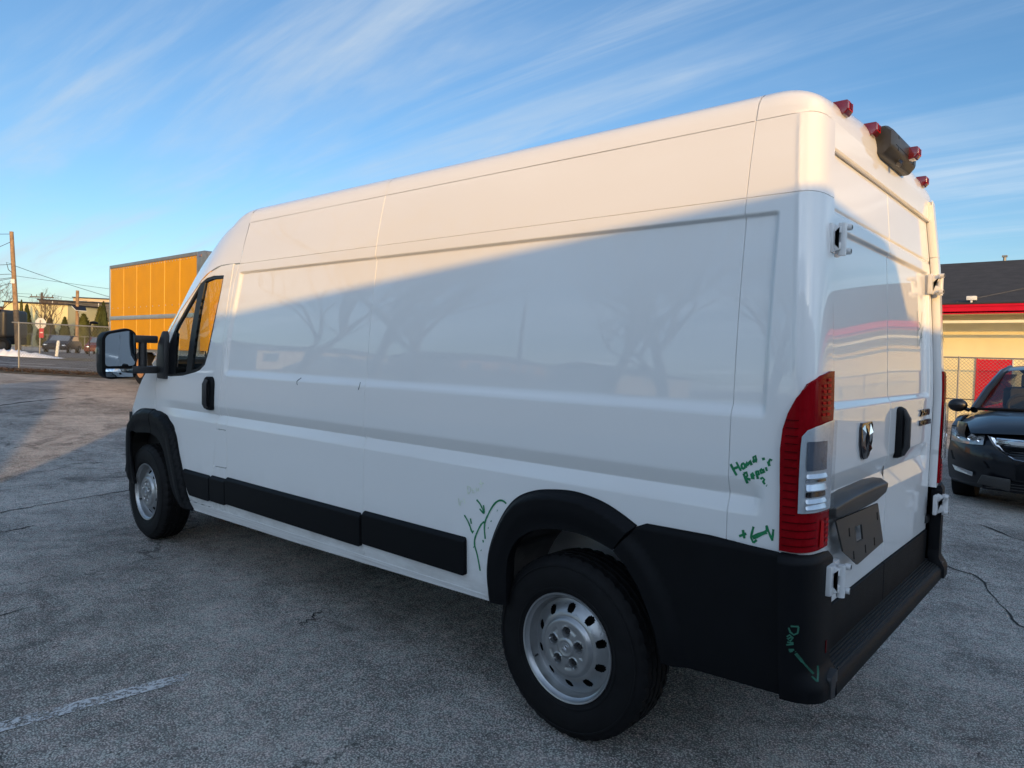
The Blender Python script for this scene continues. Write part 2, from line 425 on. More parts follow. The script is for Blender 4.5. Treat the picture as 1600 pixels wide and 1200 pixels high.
tr = N_.new('ShaderNodeBsdfTransparent'); ms = N_.new('ShaderNodeMixShader'); L_.new(mr_.outputs[0], ms.inputs[0]); L_.new(tr.outputs[0], ms.inputs[1]); L_.new(pb.outputs[0], ms.inputs[2])
L_.new(ms.outputs[0], N_['Material Output'].inputs['Surface'])
M['bayline'] = m
mb = MB(); rows = []
for t in np.linspace(0, 1, 14):
    x = 1.665 + (1.548 - 1.665) * t; y = 2.75 + (1.76 - 2.75) * t; w = .045 * (1 - .25 * max(0, t - .85) / .15)
    rows.append([(x - w, y - .004, ground_z(x, y) + .004), (x + w, y + .004, ground_z(x, y) + .004)])
mb.grid(rows); tag(mb.build('bay_line', M['bayline'], None, recalc=False), kind='structure')
# open cracks in the asphalt
M['crack'] = pmat('crack_tar', (.012, .012, .012), .9, var=.3)
def crack(pts, w):
    mb = MB(); rows = []; P = []
    for i in range(len(pts) - 1):
        for q in range(8):
            t = q / 8; P.append((pts[i][0] + (pts[i + 1][0] - pts[i][0]) * t + random.gauss(0, .018), pts[i][1] + (pts[i + 1][1] - pts[i][1]) * t + random.gauss(0, .018)))
    P.append(pts[-1])
    for i, (x, y) in enumerate(P):
        a = P[min(i + 1, len(P) - 1)]; b = P[max(i - 1, 0)]; d = Vector((a[0] - b[0], a[1] - b[1], 0)).normalized(); s_ = Vector((-d.y, d.x)) * w * random.uniform(.3, 1.1) * (1 if 0 < i < len(P) - 1 else .1)
        rows.append([(x - s_.x, y - s_.y, ground_z(x, y) + .003), (x + s_.x, y + s_.y, ground_z(x, y) + .003)])
    mb.grid(rows); tag(mb.build('asphalt_crack', M['crack'], None, recalc=False), kind='structure')
crack([(1.705, 1.111), (1.76, 1.0), (1.821, .89)], .006)
crack([(5.45, 2.4), (5.68, 1.526), (5.846, .933), (5.961, .378), (6.1, -.4)], .016)
crack([(13.0, 1.5), (14.0, .2), (15.2, -1.2), (16.0, -2.6)], .05)
crack([(4.3, 3.0), (4.55, 2.3), (4.9, 1.9), (5.0, 1.45)], .012)
crack([(4.55, 2.3), (5.0, 2.45), (5.5, 2.2)], .010)
crack([(2.6, 2.9), (2.9, 2.5), (3.0, 2.0)], .007)
crack([(-1.6, -1.6), (-1.2, -2.0), (-.9, -2.9), (-.3, -3.3), (-.2, -4.2)], .009)
crack([(8.6, 1.6), (9.4, .9), (9.7, .1)], .02)
crack([(-2.6, -2.2), (-1.9, -2.9), (-1.5, -3.9), (-.6, -5.0)], .012)

def twig_litter(name, lat0, lat1, d0, d1, count, mat):
    mb = MB()
    for _ in range(count):
        l = random.uniform(lat0, lat1); d = random.gauss((d0 + d1) / 2, (d1 - d0) / 4); p = bgpt(l, d); z = ground_z(p.x, p.y) + .03
        a = random.uniform(0, 6.28); s_ = random.uniform(.02, .06); h = random.uniform(0, .07)
        mb.add([(p.x + s_ * math.cos(a), p.y + s_ * math.sin(a), z + h), (p.x - s_ * math.sin(a), p.y + s_ * math.cos(a), z + h + random.uniform(-.03, .03)), (p.x - s_ * math.cos(a), p.y - s_ * math.sin(a), z + h)], [(0, 1, 2)])
    o = mb.build(name, mat, None, recalc=False); return tag(o, 'brown dead leaves blown along the chain link fence', 'leaves', kind='stuff')
twig_litter('leaf_litter', -19, -9, 21.7, 23.3, 4200, M['litter'])
def snowbank(name, lat0, lat1, depth, w, h, label, seed):
    rnd = random.Random(seed); mb = MB(); n = int((lat1 - lat0) / .12); rows = []
    for i in range(n + 1):
        l = lat0 + (lat1 - lat0) * i / n; f = min(1, (n - i) / 18, (i + 2) / 10); row = []
        for k in range(9):
            t = k / 8; d = depth - w / 2 + w * t; p = bgpt(l, d)
            hh = h * f * max(0, math.sin(math.pi * t)) ** .7 * rnd.uniform(.45, 1.1)
            row.append((p.x, p.y, ground_z(p.x, p.y) + .01 + hh))
        rows.append(row)
    mb.grid(rows); return tag(mb.build(name, M['snow'], None, smooth=True, angle=50, recalc=False), label, 'snow', kind='stuff')
snowbank('snow_bank', -42, -20.6, 32.6, 1.1, .34, 'dirty white snow ridge along the far side of the street', 3)
snowbank('snow_bank', -52, -36, 50, .9, .25, 'thin strip of snow beyond the side road', 5)

# ------------------------------------------------------------------ chain link
M['galv'] = pmat('galvanised_steel', (.26, .26, .25), .5, metal=.4, var=.15, scale=5)
def fence(name, P0, P1, h, label, npost, pitch=.075, wire=.0035, rail=True):
    P0 = Vector(P0); P1 = Vector(P1); d = (P1 - P0); Ln = d.length; d.normalize(); up = Vector((0, 0, 1))
    root = empty(name, Matrix.Translation(P0)); tag(root, label, 'fence')
    g = lambda t: d * t
    for i in range(npost + 1):
        t = Ln * i / npost; m = MB(); m.tube([g(t) - up * .1, g(t) + up * (h + .03)], .026, 8); m.build('post', M['galv'], root, smooth=True, angle=50)
    m = MB(); m.tube([g(-.25) + up * h, g(Ln) + up * h], .021, 8); m.build('top_rail', M['galv'], root, smooth=True, angle=50)
    m = MB(); nrm = d.cross(up)
    k = -int(h / pitch) - 1
    while k * pitch < Ln:
        for sgn in (1, -1):
            a = k * pitch; x0, z0, x1, z1 = a, .02, a + h, h
            if x0 < 0: z0 += -x0; x0 = 0
            if x1 > Ln: z1 -= (x1 - Ln); x1 = Ln
            if x1 - x0 < .02: continue
            if sgn < 0: z0, z1 = h + .02 - z0, h + .02 - z1
            A = g(x0) + up * z0; B = g(x1) + up * z1; t = (B - A).normalized(); s_ = t.cross(nrm) * wire; q = nrm * wire * sgn
            m.add([A + s_, A - s_, A + q * 1.4, B + s_, B - s_, B + q * 1.4], [(0, 1, 4, 3), (1, 2, 5, 4), (2, 0, 3, 5)])
        k += 1
    o = m.build('wire_mesh', M['galv'], root, recalc=False); o['kind'] = 'stuff'
    return root
pL = bgpt(-16.13, 23.09); pR = bgpt(-6.3, 21.5)
fence('chain_link_fence', (pL.x, pL.y, ground_z(pL.x, pL.y)), (pR.x, pR.y, ground_z(pR.x, pR.y) + 0), 1.56, 'grey chain link fence between the lot and the street', 3, .105, .0040)
fence('chain_link_fence', (13.3, -21.0, -.02), (-26, -21.0, -.32), 1.92, 'chain link fence in front of the yellow building', 14, .10, .0034)

# ------------------------------------------------------------------ low yellow building with red fascia
M['cream'] = pmat('cream_wall', (.86, .76, .46), .85, var=.05, scale=2.5, bump=.1, bscale=30)
M['redpaint'] = pmat('red_paint', (.60, .008, .030), .55, var=.08, scale=3, spec=.15)
M['shingle'] = pmat('dark_shingle', (.030, .029, .030), .9, var=.35, scale=3, bump=.5, bscale=25)
M['ridgecap'] = pmat('shingle_cap', (.06, .058, .058), .9, var=.25, scale=6)
M['trimcream'] = pmat('cream_trim', (.86, .80, .55), .7, var=.06)
M['whitetrim'] = pmat('white_trim', (.70, .70, .68), .6, var=.06)
yb = empty('low_building', Matrix.Translation((0, -22.085, -.2)))
tag(yb, 'low yellow building with red fascia and dark shingle roof behind fence', 'building')
XA, XB = -34., 9.
def bx(name, mat, *a, parent=None, bevel=0):
    m = MB(); m.box(*a); return m.build(name, mat, parent or yb, bevel=bevel)
wall = bx('wall', M['cream'], XA, XB, -12.5, 0, -.4, 3.35)
bx('plinth_joint', M['shingle'], XA, XB, 0, .012, .745, .770)
bx('soffit', M['cream'], XA - .6, XB + .6, -.1, 1.285, 3.30, 3.34)
fas = bx('fascia', M['redpaint'], XA - .6, XB + .6, 1.24, 1.285, 3.268, 3.545)
bx('fascia_lip', M['redpaint'], XA - .6, XB + .6, 1.286, 1.31, 3.475, 3.55, parent=fas)
bx('trim_board', M['trimcream'], XA - .6, XB + .6, 1.06, 1.10, 3.015, 3.095)
m = MB(); m.prism([(1.33, 3.545), (1.33, 3.58), (-6.0, 5.655), (-13.6, 3.58), (-13.6, 3.5)], 'x', XA - .6, XB + .6)
roof = m.build('roof', M['shingle'], yb)
for x0 in (2.2, -1.8, -6.5, -12, -18):
    m = MB(); m.tube([(x0, 1.2, 3.60), (x0 - 4.5, -4.2, 5.13)], .035, 4); m.build('valley_strip', M['ridgecap'], roof)
dr_ = bx('door', M['redpaint'], .895, 1.745, 0, .03, -.15, 1.985)
bx('door_frame', M['whitetrim'], .855, .893, 0, .045, -.15, 2.03, parent=dr_)
bx('door_frame', M['redpaint'], 1.747, 1.785, 0, .045, -.15, 2.03, parent=dr_)
bx('door_knob', M['galv'], .95, .99, .03, .07, .85, .89, parent=dr_)
m = MB(); m.box(-.12, .12, -.10, .10, 0, .12); m.tube([(0, .05, .0), (0, .05, -.08)], .03, 6); lm = m.build('floodlight', M['whitetrim'], yb, bevel=.02); lm.location = (1.82, 1.22, 3.66)
m = MB(); m.tube([(1.9, -6, 5.6), (1.9, -6, 5.80)], .05, 8); m.box(1.82, 1.98, -6.08, -5.92, 5.78, 5.84); m.build('roof_vent', M['galv'], roof)
for i, x in enumerate((-4.0, -9.5, -15, -21)):
    w = bx('window', M['whitetrim'], x - .8, x + .8, 0, .04, 1.0, 2.1); bx('window_glass', M['carglass'], x - .72, x + .72, .041, .045, 1.08, 2.02, parent=w)

# ------------------------------------------------------------------ buildings behind the camera that shade the lot
M['brick'] = pmat('brick_wall', (.22, .13, .10), .9, var=.25, scale=5, bump=.3, bscale=20)
M['siding'] = pmat('grey_siding', (.34, .35, .36), .8, var=.08, scale=3)
SH, SP = Vector((.825, -.565, 0)), Vector((.565, .825, 0))
def sunblock(name, label, h_profile, h0, h1, dist, thick, zb, wallmat, roofmat, windows=()):
    """walls facing the lot, roof edge given as (h, z) along the wall"""
    root = empty(name, Matrix(((SP.x, -SH.x, 0, SH.x * dist), (SP.y, -SH.y, 0, SH.y * dist), (0, 0, 1, 0), (0, 0, 0, 1))))
    tag(root, label, 'building')
    m = MB(); prof = [(h0, zb)] + h_profile + [(h1, zb)]
    m.prism(prof, 'y', 0, thick); m.build('wall', wallmat, root)
    for (a, za), (b, zb_) in zip(h_profile[:-1], h_profile[1:]):
        if abs(a - b) < .05: continue
        m = MB(); m.prism([(a, za - .10), (a, za + .0), (b, zb_ + .0), (b, zb_ - .10)], 'y', -.06, thick + .06); m.build('roof_edge', roofmat, root)
    for (a, c, z0, z1) in windows:
        m = MB(); m.box(a, c, -.04, .03, z0, z1); w = m.build('window', M['whitetrim'], root); m = MB(); m.box(a + .07, c - .07, -.05, -.041, z0 + .07, z1 - .07); m.build('window_glass', M['carglass'], w)
    return root
sunblock('workshop', 'grey sided workshop with a sloping roof behind the lot', [(-10, 3.25), (-.80, 3.24), (-.62, 3.43), (-.40, 3.47), (.34, 3.425), (2.36, 3.68), (5.02, 4.25)], -10, 5.02, -8, 9, -1, M['siding'], M['shingle'], [(-8, -6, 1, 2.4), (-5, -3, 1, 2.4), (1.5, 3.5, 1, 2.4)])
sunblock('gabled_house', 'brick house with a steep gable beside the workshop', [(5.1, 3.2), (6.24, 4.16), (7.12, 5.05), (9.0, 6.5), (12.9, 3.2)], 5.1, 12.9, -10.5, 8, -1, M['brick'], M['shingle'], [(6.5, 7.6, 1, 2.4), (10, 11.2, 1, 2.4)])
# ================================================================== THE CARGO VAN
van = empty('cargo_van')
tag(van, 'white high roof cargo van with green marker writing and black lower cladding', 'van')

def ss(a, b, t):
    t = np.clip((np.asarray(t, float) - a) / (b - a), 0, 1)
    return t * t * (3 - 2 * t)

def smooth_table(xs, ys, sig=.03, lo=.2, hi=2.6):
    g = np.arange(lo, hi, .004); v = np.interp(g, xs, ys)
    k = np.arange(-30, 31) * .004; w = np.exp(-.5 * (k / sig) ** 2); w /= w.sum()
    return g, np.convolve(np.pad(v, 30, mode='edge'), w, 'valid')
_wg = smooth_table([.2, .40, .46, .52, .70, .95, 1.2, 1.39, 1.45, 1.55, 1.65, 1.75, 1.85, 1.95, 2.06, 2.2, 2.34, 2.42, 2.6],
                   [.95, .965, .984, .994, 1.0, 1.004, 1.007, 1.004, 1.0028, .9985, .9915, .983, .9725, .960, .948, .923, .892, .868, .80], .032)
def Wz(z): return np.interp(z, *_wg)
_xg = smooth_table([.2, .7, 1.1, 1.4, 1.98, 2.24, 2.34, 2.6], [-.905, -.905, -.907, -.910, -.880, -.857, -.847, -.83], .06)
def XD(z): return np.interp(z, *_xg)
def panel_front_x(z): return 2.768 - .095 * ss(1.36, 2.05, z)

def side_feat(x, z):
    r = ss(1.343, 1.392, z) * (1 - ss(2.000, 2.016, z)) * ss(-.778, -.758, x) * (1 - ss(-.034, .004, x - panel_front_x(z)))
    y = -.015 * r
    q = np.where(z > 1.086, 1 - (z - 1.086) / .058, 1 - (1.086 - z) / .056)
    q = np.clip(q, 0, 1); q = q ** 1.15
    y = y - .020 * q * ss(-.790, -.735, x) * (1 - ss(3.35, 3.75, x))
    y = y + .0009 * np.sin(2.3 * x + 1.1 * z + .6) + .0006 * np.sin(4.9 * x - 3.3 * z) + .0005 * np.sin(7.7 * z + 1.7 * x)
    return y
def nose(x): return .030 * np.clip(x - 3.3, 0, None) ** 2 + .42 * np.clip(x - 4.30, 0, None) ** 1.2

CA, CB, CE = .09, .16, .55            # rear corner: squarish quarter curve from flank to door
_th = np.linspace(0, math.pi / 2, 1501)
_cl = np.concatenate([[0], np.cumsum(np.hypot(np.diff(-CA * np.sin(_th) ** CE), np.diff(CB * np.cos(_th) ** CE)))])
CL_ = float(_cl[-1])
def F_side(s, z, side=1, off=0.0):
    """body surface: s is x along the flank and runs on round the rear corner; returns (...,3)"""
    s = np.asarray(s, float); z = np.asarray(z, float)
    xc = XD(z) - (.018 if side > 0 else .034) + CA
    sx = np.maximum(s, xc)
    y0 = Wz(z) - nose(sx) + side_feat(sx, z)
    th = np.interp(np.clip(xc - s, 0, None), _cl, _th)
    ex = np.clip((xc - s) - CL_, 0, None)
    rid = .003 * np.exp(-((xc - .030 - s) / .008) ** 2) * ss(1.44, 1.54, z) * (1 - ss(2.30, 2.36, z))
    x = sx - (CA + off) * np.sin(th) ** CE - rid * np.sin(th)
    y = y0 - CB + (CB + off) * np.cos(th) ** CE - ex + rid * np.cos(th)
    return np.stack([x, y * side, z], -1)

def normals_of(F, u, v, side):
    h = .0015
    du = F(u + h, v) - F(u - h, v); dv = F(u, v + h) - F(u, v - h)
    n = np.cross(dv, du) * side
    return n / np.maximum(np.linalg.norm(n, axis=-1, keepdims=True), 1e-12)

def inpoly(px, py, poly):
    inside = np.zeros(len(px), bool); n = len(poly); j = n - 1
    for i in range(n):
        xi, yi = poly[i]; xj, yj = poly[j]
        c = ((yi > py) != (yj > py)) & (px < (xj - xi) * (py - yi) / ((yj - yi) or 1e-12) + xi)
        inside ^= c; j = i
    return inside
def segdist(px, py, poly):
    d = np.full(len(px), 1e9); n = len(poly)
    for i in range(n):
        ax, ay = poly[i]; bx, by = poly[(i + 1) % n]
        L = (bx - ax) ** 2 + (by - ay) ** 2 or 1e-12
        t = np.clip(((px - ax) * (bx - ax) + (py - ay) * (by - ay)) / L, 0, 1)
        d = np.minimum(d, np.hypot(px - ax - t * (bx - ax), py - ay - t * (by - ay)))
    return d
def resample(poly, step):
    out = []; n = len(poly)
    for i in range(n):
        a, b = poly[i], poly[(i + 1) % n]
        L = math.hypot(b[0] - a[0], b[1] - a[1]); k = max(1, int(math.ceil(L / step)))
        for q in range(k): out.append((a[0] + (b[0] - a[0]) * q / k, a[1] + (b[1] - a[1]) * q / k))
    return out
def opendist(px, py, pts):
    px = np.asarray(px, float); py = np.asarray(py, float); d = np.full(px.shape, 1e9)
    for (ax, ay), (bx, by) in zip(pts[:-1], pts[1:]):
        t = np.clip(((px - ax) * (bx - ax) + (py - ay) * (by - ay)) / ((bx - ax) ** 2 + (by - ay) ** 2), 0, 1)
        d = np.minimum(d, np.hypot(px - ax - t * (bx - ax), py - ay - t * (by - ay)))
    return d
def openline(pts, step):
    out = []
    for a, b in zip(pts[:-1], pts[1:]):
        k = max(1, int(math.hypot(b[0] - a[0], b[1] - a[1]) / step))
        out += [(a[0] + (b[0] - a[0]) * q / k, a[1] + (b[1] - a[1]) * q / k) for q in range(k)]
    return out + [pts[-1]]
def roundpoly(poly, r, n=4):
    out = []; m = len(poly)
    for i in range(m):
        p = Vector(poly[i]); a = Vector(poly[i - 1]); b = Vector(poly[(i + 1) % m])
        da, db = (a - p), (b - p); rr = min(r, da.length * .45, db.length * .45)
        p0 = p + da.normalized() * rr; p1 = p + db.normalized() * rr
        for k in range(n + 1):
            t = k / n; out.append(tuple(p0 * (1 - t) ** 2 + p * 2 * t * (1 - t) + p1 * t * t))
    return out

ZL = sorted(set([round(v, 4) for v in list(np.arange(.30, 2.40, .045)) + list(np.arange(1.335, 1.400, .006)) + list(np.arange(1.024, 1.150, .0075)) + list(np.arange(1.994, 2.022, .0035)) + [1.0855, 1.0865]]))
XL = sorted(set([round(v, 4) for v in list(np.arange(-1.15, 5.0, .07)) + list(np.arange(-.785, -.735, .005)) + list(np.arange(-.85, -.80, .004)) + list(np.arange(-1.06, -.77, .007)) + list(np.arange(2.64, 2.79, .007))]))

def surf_panel(name, outline, F, mat, parent, side=1, holes=(), xl=XL, zl=ZL, flange=.014, step=.012, nsign=1):
    polys = [resample(outline, step)] + [resample(h, step) for h in holes]
    xs = [p[0] for p in outline]; zs = [p[1] for p in outline]
    gx = [v for v in xl if min(xs) < v < max(xs)]; gz = [v for v in zl if min(zs) < v < max(zs)]
    if gx and gz:
        A, B = np.meshgrid(gx, gz); A = A.ravel(); B = B.ravel()
        ok = inpoly(A, B, polys[0])
        dmin = segdist(A, B, outline)
        for h in holes:
            ok &= ~inpoly(A, B, h); dmin = np.minimum(dmin, segdist(A, B, h))
        ok &= dmin > .0035
        inner = list(zip(A[ok], B[ok]))
    else: inner = []
    vs = []; ed = []
    for p in polys:
        b = len(vs); vs += p; ed += [(b + i, b + (i + 1) % len(p)) for i in range(len(p))]
    vs += inner
    ov, oe, of, *_ = delaunay_2d_cdt([Vector(p) for p in vs], ed, [], 0, 1e-6)
    ov = np.array([(p[0], p[1]) for p in ov]); of = [tuple(f) for f in of]
    cen = np.array([ov[list(f)].mean(0) for f in of])
    keep = inpoly(cen[:, 0], cen[:, 1], polys[0])
    for h in polys[1:]: keep &= ~inpoly(cen[:, 0], cen[:, 1], h)
    tris = [f for f, k in zip(of, keep) if k]
    P = F(ov[:, 0], ov[:, 1]); N = normals_of(F, ov[:, 0], ov[:, 1], side) * nsign
    faces = []
    for f in tris:
        a, b, c = P[f[0]], P[f[1]], P[f[2]]
        if np.dot(np.cross(b - a, c - a), N[f[0]]) < 0: f = (f[0], f[2], f[1])
        faces.append(f)
    verts = [tuple(p) for p in P]; nor = [tuple(n) for n in N]
    if flange:
        cnt = {}
        for f in faces:
            for i in range(3):
                e = (f[i], f[(i + 1) % 3]); k = (min(e), max(e)); cnt[k] = (cnt.get(k, (0, e))[0] + 1, e)
        for k, (c, e) in cnt.items():
            if c != 1: continue
            a, b = e; pa, pb = P[a], P[b]; qa, qb = pa - N[a] * flange, pb - N[b] * flange
            en = np.cross(pb - pa, (N[a] + N[b])); en = en / max(np.linalg.norm(en), 1e-12)
            i0 = len(verts); verts += [tuple(pa), tuple(pb), tuple(qb), tuple(qa)]
            ea = N[a] * .5 + en; ea /= np.linalg.norm(ea)
            nor += [tuple(ea), tuple(ea), tuple(en), tuple(en)]
            faces.append((i0 + 1, i0, i0 + 3, i0 + 2))
    me = bpy.data.meshes.new(name); me.from_pydata(verts, [], faces); me.update()
    me.polygons.foreach_set('use_smooth', [True] * len(me.polygons))
    me.normals_split_custom_set_from_vertices(nor)
    return link(name, me, mat, parent)

# outlines on the flank (x, z)
RA_OUT = [(.408, .464), (.417, .61), (.396, .716), (.339, .838), (.263, .929), (.164, .978), (.045, 1.0), (-.058, 1.004), (-.167, .986), (-.25, .956), (-.321, .921)]
RA_IN = [(.287, .474), (.285, .619), (.268, .702), (.219, .775), (.134, .825), (.039, .847), (-.063, .852), (-.151, .841), (-.235, .818)]
def smoothline(P, n=6):
    out = []
    for i in range(len(P) - 1):
        a, b, c, d = (Vector(P[max(i - 1, 0)]), Vector(P[i]), Vector(P[i + 1]), Vector(P[min(i + 2, len(P) - 1)]))
        for q in range(n):
            t = q / n; v = .5 * ((2 * b) + (c - a) * t + (2 * a - 5 * b + 4 * c - d) * t * t + (-a + 3 * b - 3 * c + d) * t ** 3); out.append((v.x, v.y))
    return out + [tuple(P[-1])]
RA_MID = [((a + .62 * (i - a)), (b + .62 * (j - b))) for (a, b), (i, j) in zip(RA_OUT[:9], RA_IN)]
FA_OUT = [(4.36, .549), (4.349, .815), (4.312, .92), (4.188, 1.01), (4.019, 1.052), (3.789, 1.058), (3.656, 1.039), (3.549, .992), (3.464, .916), (3.40, .768), (3.337, .622), (3.285, .467), (3.235, .395)]
FA_IN = [(4.22, .437), (4.235, .826), (4.113, .857), (3.877, .879), (3.719, .855), (3.609, .773), (3.544, .65), (3.457, .459), (3.40, .395)]
RA_OUT = smoothline(RA_OUT); RA_IN = smoothline(RA_IN)
FA_A = smoothline(FA_OUT[:5]); FA_B = smoothline([(3.826, 1.058)] + FA_OUT[6:]); FA_C = smoothline(FA_IN[:4]); FA_D = smoothline([(3.83, .876)] + FA_IN[4:])
SEAM0 = [(2.692, 2.066), (2.727, 1.956), (2.750, 1.625), (2.730, 1.337), (2.726, .67), (2.718, .42)]
DREAR = [(2.762, 2.079), (2.776, 1.875), (2.788, 1.646), (2.796, 1.334), (2.849, 1.017), (2.903, .74), (2.942, .458)]
DTOP = [(2.762, 2.079), (2.93, 2.073), (3.079, 2.038), (3.18, 1.991), (3.304, 1.894), (3.458, 1.777), (3.563, 1.673), (3.675, 1.572), (3.745, 1.47), (3.79, 1.33)]
DFRONT = [(3.79, 1.33), (3.819, 1.222), (3.828, 1.03)]
WIN = [(2.873, 2.005), (2.892, 1.858), (2.937, 1.66), (2.983, 1.498), (3.029, 1.411), (3.10, 1.372), (3.163, 1.356), (3.357, 1.325), (3.561, 1.312), (3.66, 1.316), (3.668, 1.40), (3.60, 1.56), (3.50, 1.685), (3.344, 1.835), (3.206, 1.965), (3.12, 1.998), (3.02, 2.010)]
def shift(l, dx=0, dz=0): return [(x + dx, z + dz) for x, z in l]

for side in (1, -1):
    F = (lambda sd: (lambda s, z: F_side(s, z, sd)))(side)
    # cargo flank, three pressings below the roof joint
    surf_panel('side_panel', [(-.6582, .915), (-.6582, 2.0675), (1.2932, 2.0675), (1.2932, .425), (.40, .452)] + RA_MID[::1] + [(-.30, .915)], F, M['paint'], van, side)
    surf_panel('side_panel', [(1.2968, .423), (1.2968, 2.0675)] + shift(SEAM0, -.0018) , F, M['paint'], van, side)
    flap = roundpoly([(2.732, .992), (2.858, .992), (2.896, .745), (2.732, .752)], .012)
    hole = roundpoly([(2.7265, .9975), (2.8635, .9975), (2.9025, .7395), (2.7265, .7465)], .014)
    pp = shift(SEAM0, .0018) + [(2.93, .415)] + shift(DREAR[::-1], -.0028)
    pp[-1] = (2.757, 2.0665)
    # fuel flap only on the near side
    if side > 0:
        pil = surf_panel('pillar_panel', pp, F, M['paint'], van, side, holes=[hole])
        surf_panel('fuel_flap', flap, F, M['paint'], pil, side)
    else:
        surf_panel('pillar_panel', pp, F, M['paint'], van, side)
    surf_panel('corner_panel', [(-.6618, .915), (-.6618, 2.0675), (-1.020, 2.0675), (-1.034, 1.86), (-1.051, 1.5), (-1.053, .915)], F, M['paint'], van, side, flange=.035)
    # upper roof sides
    surf_panel('roof_side', [(-.6618, 2.0702), (-.6618, 2.3345), (-.995, 2.3345), (-1.020, 2.0702)], F, M['paint'], van, side, flange=.035)
    surf_panel('roof_side', [(-.6582, 2.0702), (-.6582, 2.3345), (1.2932, 2.3345), (1.2932, 2.0702)], F, M['paint'], van, side)
    surf_panel('roof_side', [(1.2968, 2.0702), (1.2968, 2.3345), (2.660, 2.3345), (2.682, 2.0702)], F, M['paint'], van, side)
    # flanges behind the joints
    Fi = (lambda sd: (lambda s, z: F_side(s, z, sd, -.003 + 0 * s) - np.stack([0 * s, 0 * s + .003 * sd * ss(-.93, -.85, s), 0 * s], -1)))(side)
    for xx in (-.66, 1.295):
        surf_panel('joint_flange', [(xx - .012, .93 if xx < 0 else .44), (xx - .012, 2.33), (xx + .012, 2.33), (xx + .012, .93 if xx < 0 else .44)], Fi, M['paint'], van, side, flange=0, step=.02)
    surf_panel('joint_flange', shift(SEAM0, -.012) + shift(SEAM0[::-1], .012), Fi, M['paint'], van, side, flange=0, step=.02)
    for x0_, x1_ in ((-1.0, -.68), (-.64, 1.28), (1.31, 2.67)):
        surf_panel('joint_flange', [(x0_, 2.060), (x0_, 2.078), (x1_, 2.078), (x1_, 2.060)], Fi, M['paint'], van, side, flange=0, step=.03)
        surf_panel('joint_flange', [(x0_, 2.320), (x0_, 2.344), (x1_, 2.344), (x1_, 2.320)], Fi, M['paint'], van, side, flange=0, step=.03)
    # front door
    dout = shift(DREAR[::-1], .0028)[:-1] + [(2.7655, 2.074)] + shift(DTOP[1:-1], -.001, -.005) + shift(DFRONT, -.004) + [(3.72, .95), (3.62, .89), (3.52, .80), (3.46, .66), (3.37, .452)]
    door = surf_panel('front_door', dout, F, M['paint'], van, side, holes=[WIN])
    Fw = (lambda sd: (lambda s, z: F_side(s, z, sd) - np.stack([0 * s, 0 * s + .012 * sd, 0 * s], -1)))(side)
    Fw2 = (lambda sd: (lambda s, z: F_side(s, z, sd) - np.stack([0 * s, 0 * s + .004 * sd, 0 * s], -1)))(side)
    cx0 = sum(p[0] for p in WIN) / len(WIN); cz0 = sum(p[1] for p in WIN) / len(WIN)
    gl = surf_panel('window_pane', [(2.99, 1.985), (2.903, 1.985), (2.915, 1.84), (2.958, 1.65), (3.005, 1.498), (3.055, 1.418), (3.12, 1.382), (3.24, 1.366), (3.155, 1.955), (3.07, 1.983)], Fw, M['glass'], door, side, flange=0)
    surf_panel('quarter_pane', [(3.20, 1.945), (3.30, 1.372), (3.60, 1.345), (3.635, 1.40), (3.58, 1.55), (3.48, 1.67), (3.33, 1.81)], Fw, M['glass'], door, side, flange=0)
    ins = []
    for (x, z) in WIN:
        d = Vector((cx0 - x, cz0 - z)); d.normalize(); ins.append((x + d.x * .024, z + d.y * .024))
    surf_panel('window_frame', WIN, Fw2, M['gasket'], door, side, holes=[ins], flange=.02)
    surf_panel('window_divider', [(3.215, 1.968), (3.138, 1.975), (3.238, 1.350), (3.318, 1.338)], Fw2, M['gasket'], door, side, flange=.02)
    # door mirror sail patch
    surf_panel('mirror_patch', [(3.50, 1.318), (3.655, 1.318), (3.665, 1.40), (3.60, 1.555), (3.53, 1.64), (3.49, 1.62)], Fw2, M['plastic'], door, side, flange=.02)
    # front wing
    wing = [(3.832, 1.03), (3.823, 1.222), (3.795, 1.33), (3.90, 1.36), (4.0, 1.335), (4.10, 1.26), (4.18, 1.18), (4.25, 1.09), (4.33, 1.0), (4.395, .93), (4.38, .885), (4.33, .905), (4.19, .97), (4.02, .99)]
    surf_panel('front_wing', wing, F, M['paint'], van, side)
    # black lower mouldings
    def rub(x0, x1, z0=.528, z1=.708, skew=0., name='side_moulding'):
        ff = (lambda sd: (lambda s, z: F_side(s, z, sd) + np.stack([0 * s, sd * .020 * (1 - ss(.016, .0, np.minimum(np.minimum(z - z0 - .0 + .002, z1 + .002 - z), .05)) * 0) * ss(z1 + .004, z1 - .022, z), 0 * s], -1)))(side)
        poly = roundpoly([(x0, z0), (x1 - skew, z0), (x1, z1), (x0, z1)], .012 if skew == 0 else .02)
        surf_panel(name, poly, ff, M['plastic'], van, side, xl=list(np.arange(.5, 3.4, .024)), zl=list(np.arange(z0 + .03, z1 - .03, .04)) + list(np.arange(z1 - .026, z1, .005)), flange=.03)
    tilt = lambda x: -.0125 * (x - .6)
    rub(.545, 1.284, .540, .712)
    rub(1.306, 2.716, .520, .695)
    rub(2.728, 2.925, .508, .680)
    rub(2.942, 3.335, .500, .674, skew=.10)
    # sill line along the floor
    ff = (lambda sd: (lambda s, z: F_side(s, z, sd) + np.stack([0 * s, 0 * s + sd * .003, 0 * s], -1)))(side)
    surf_panel('sill_strip', [(.43, .452), (.44, .476), (1.5, .466), (2.9, .4535), (3.33, .447), (3.25, .388), (2.0, .408)], ff, M['paint'], van, side, flange=.02)
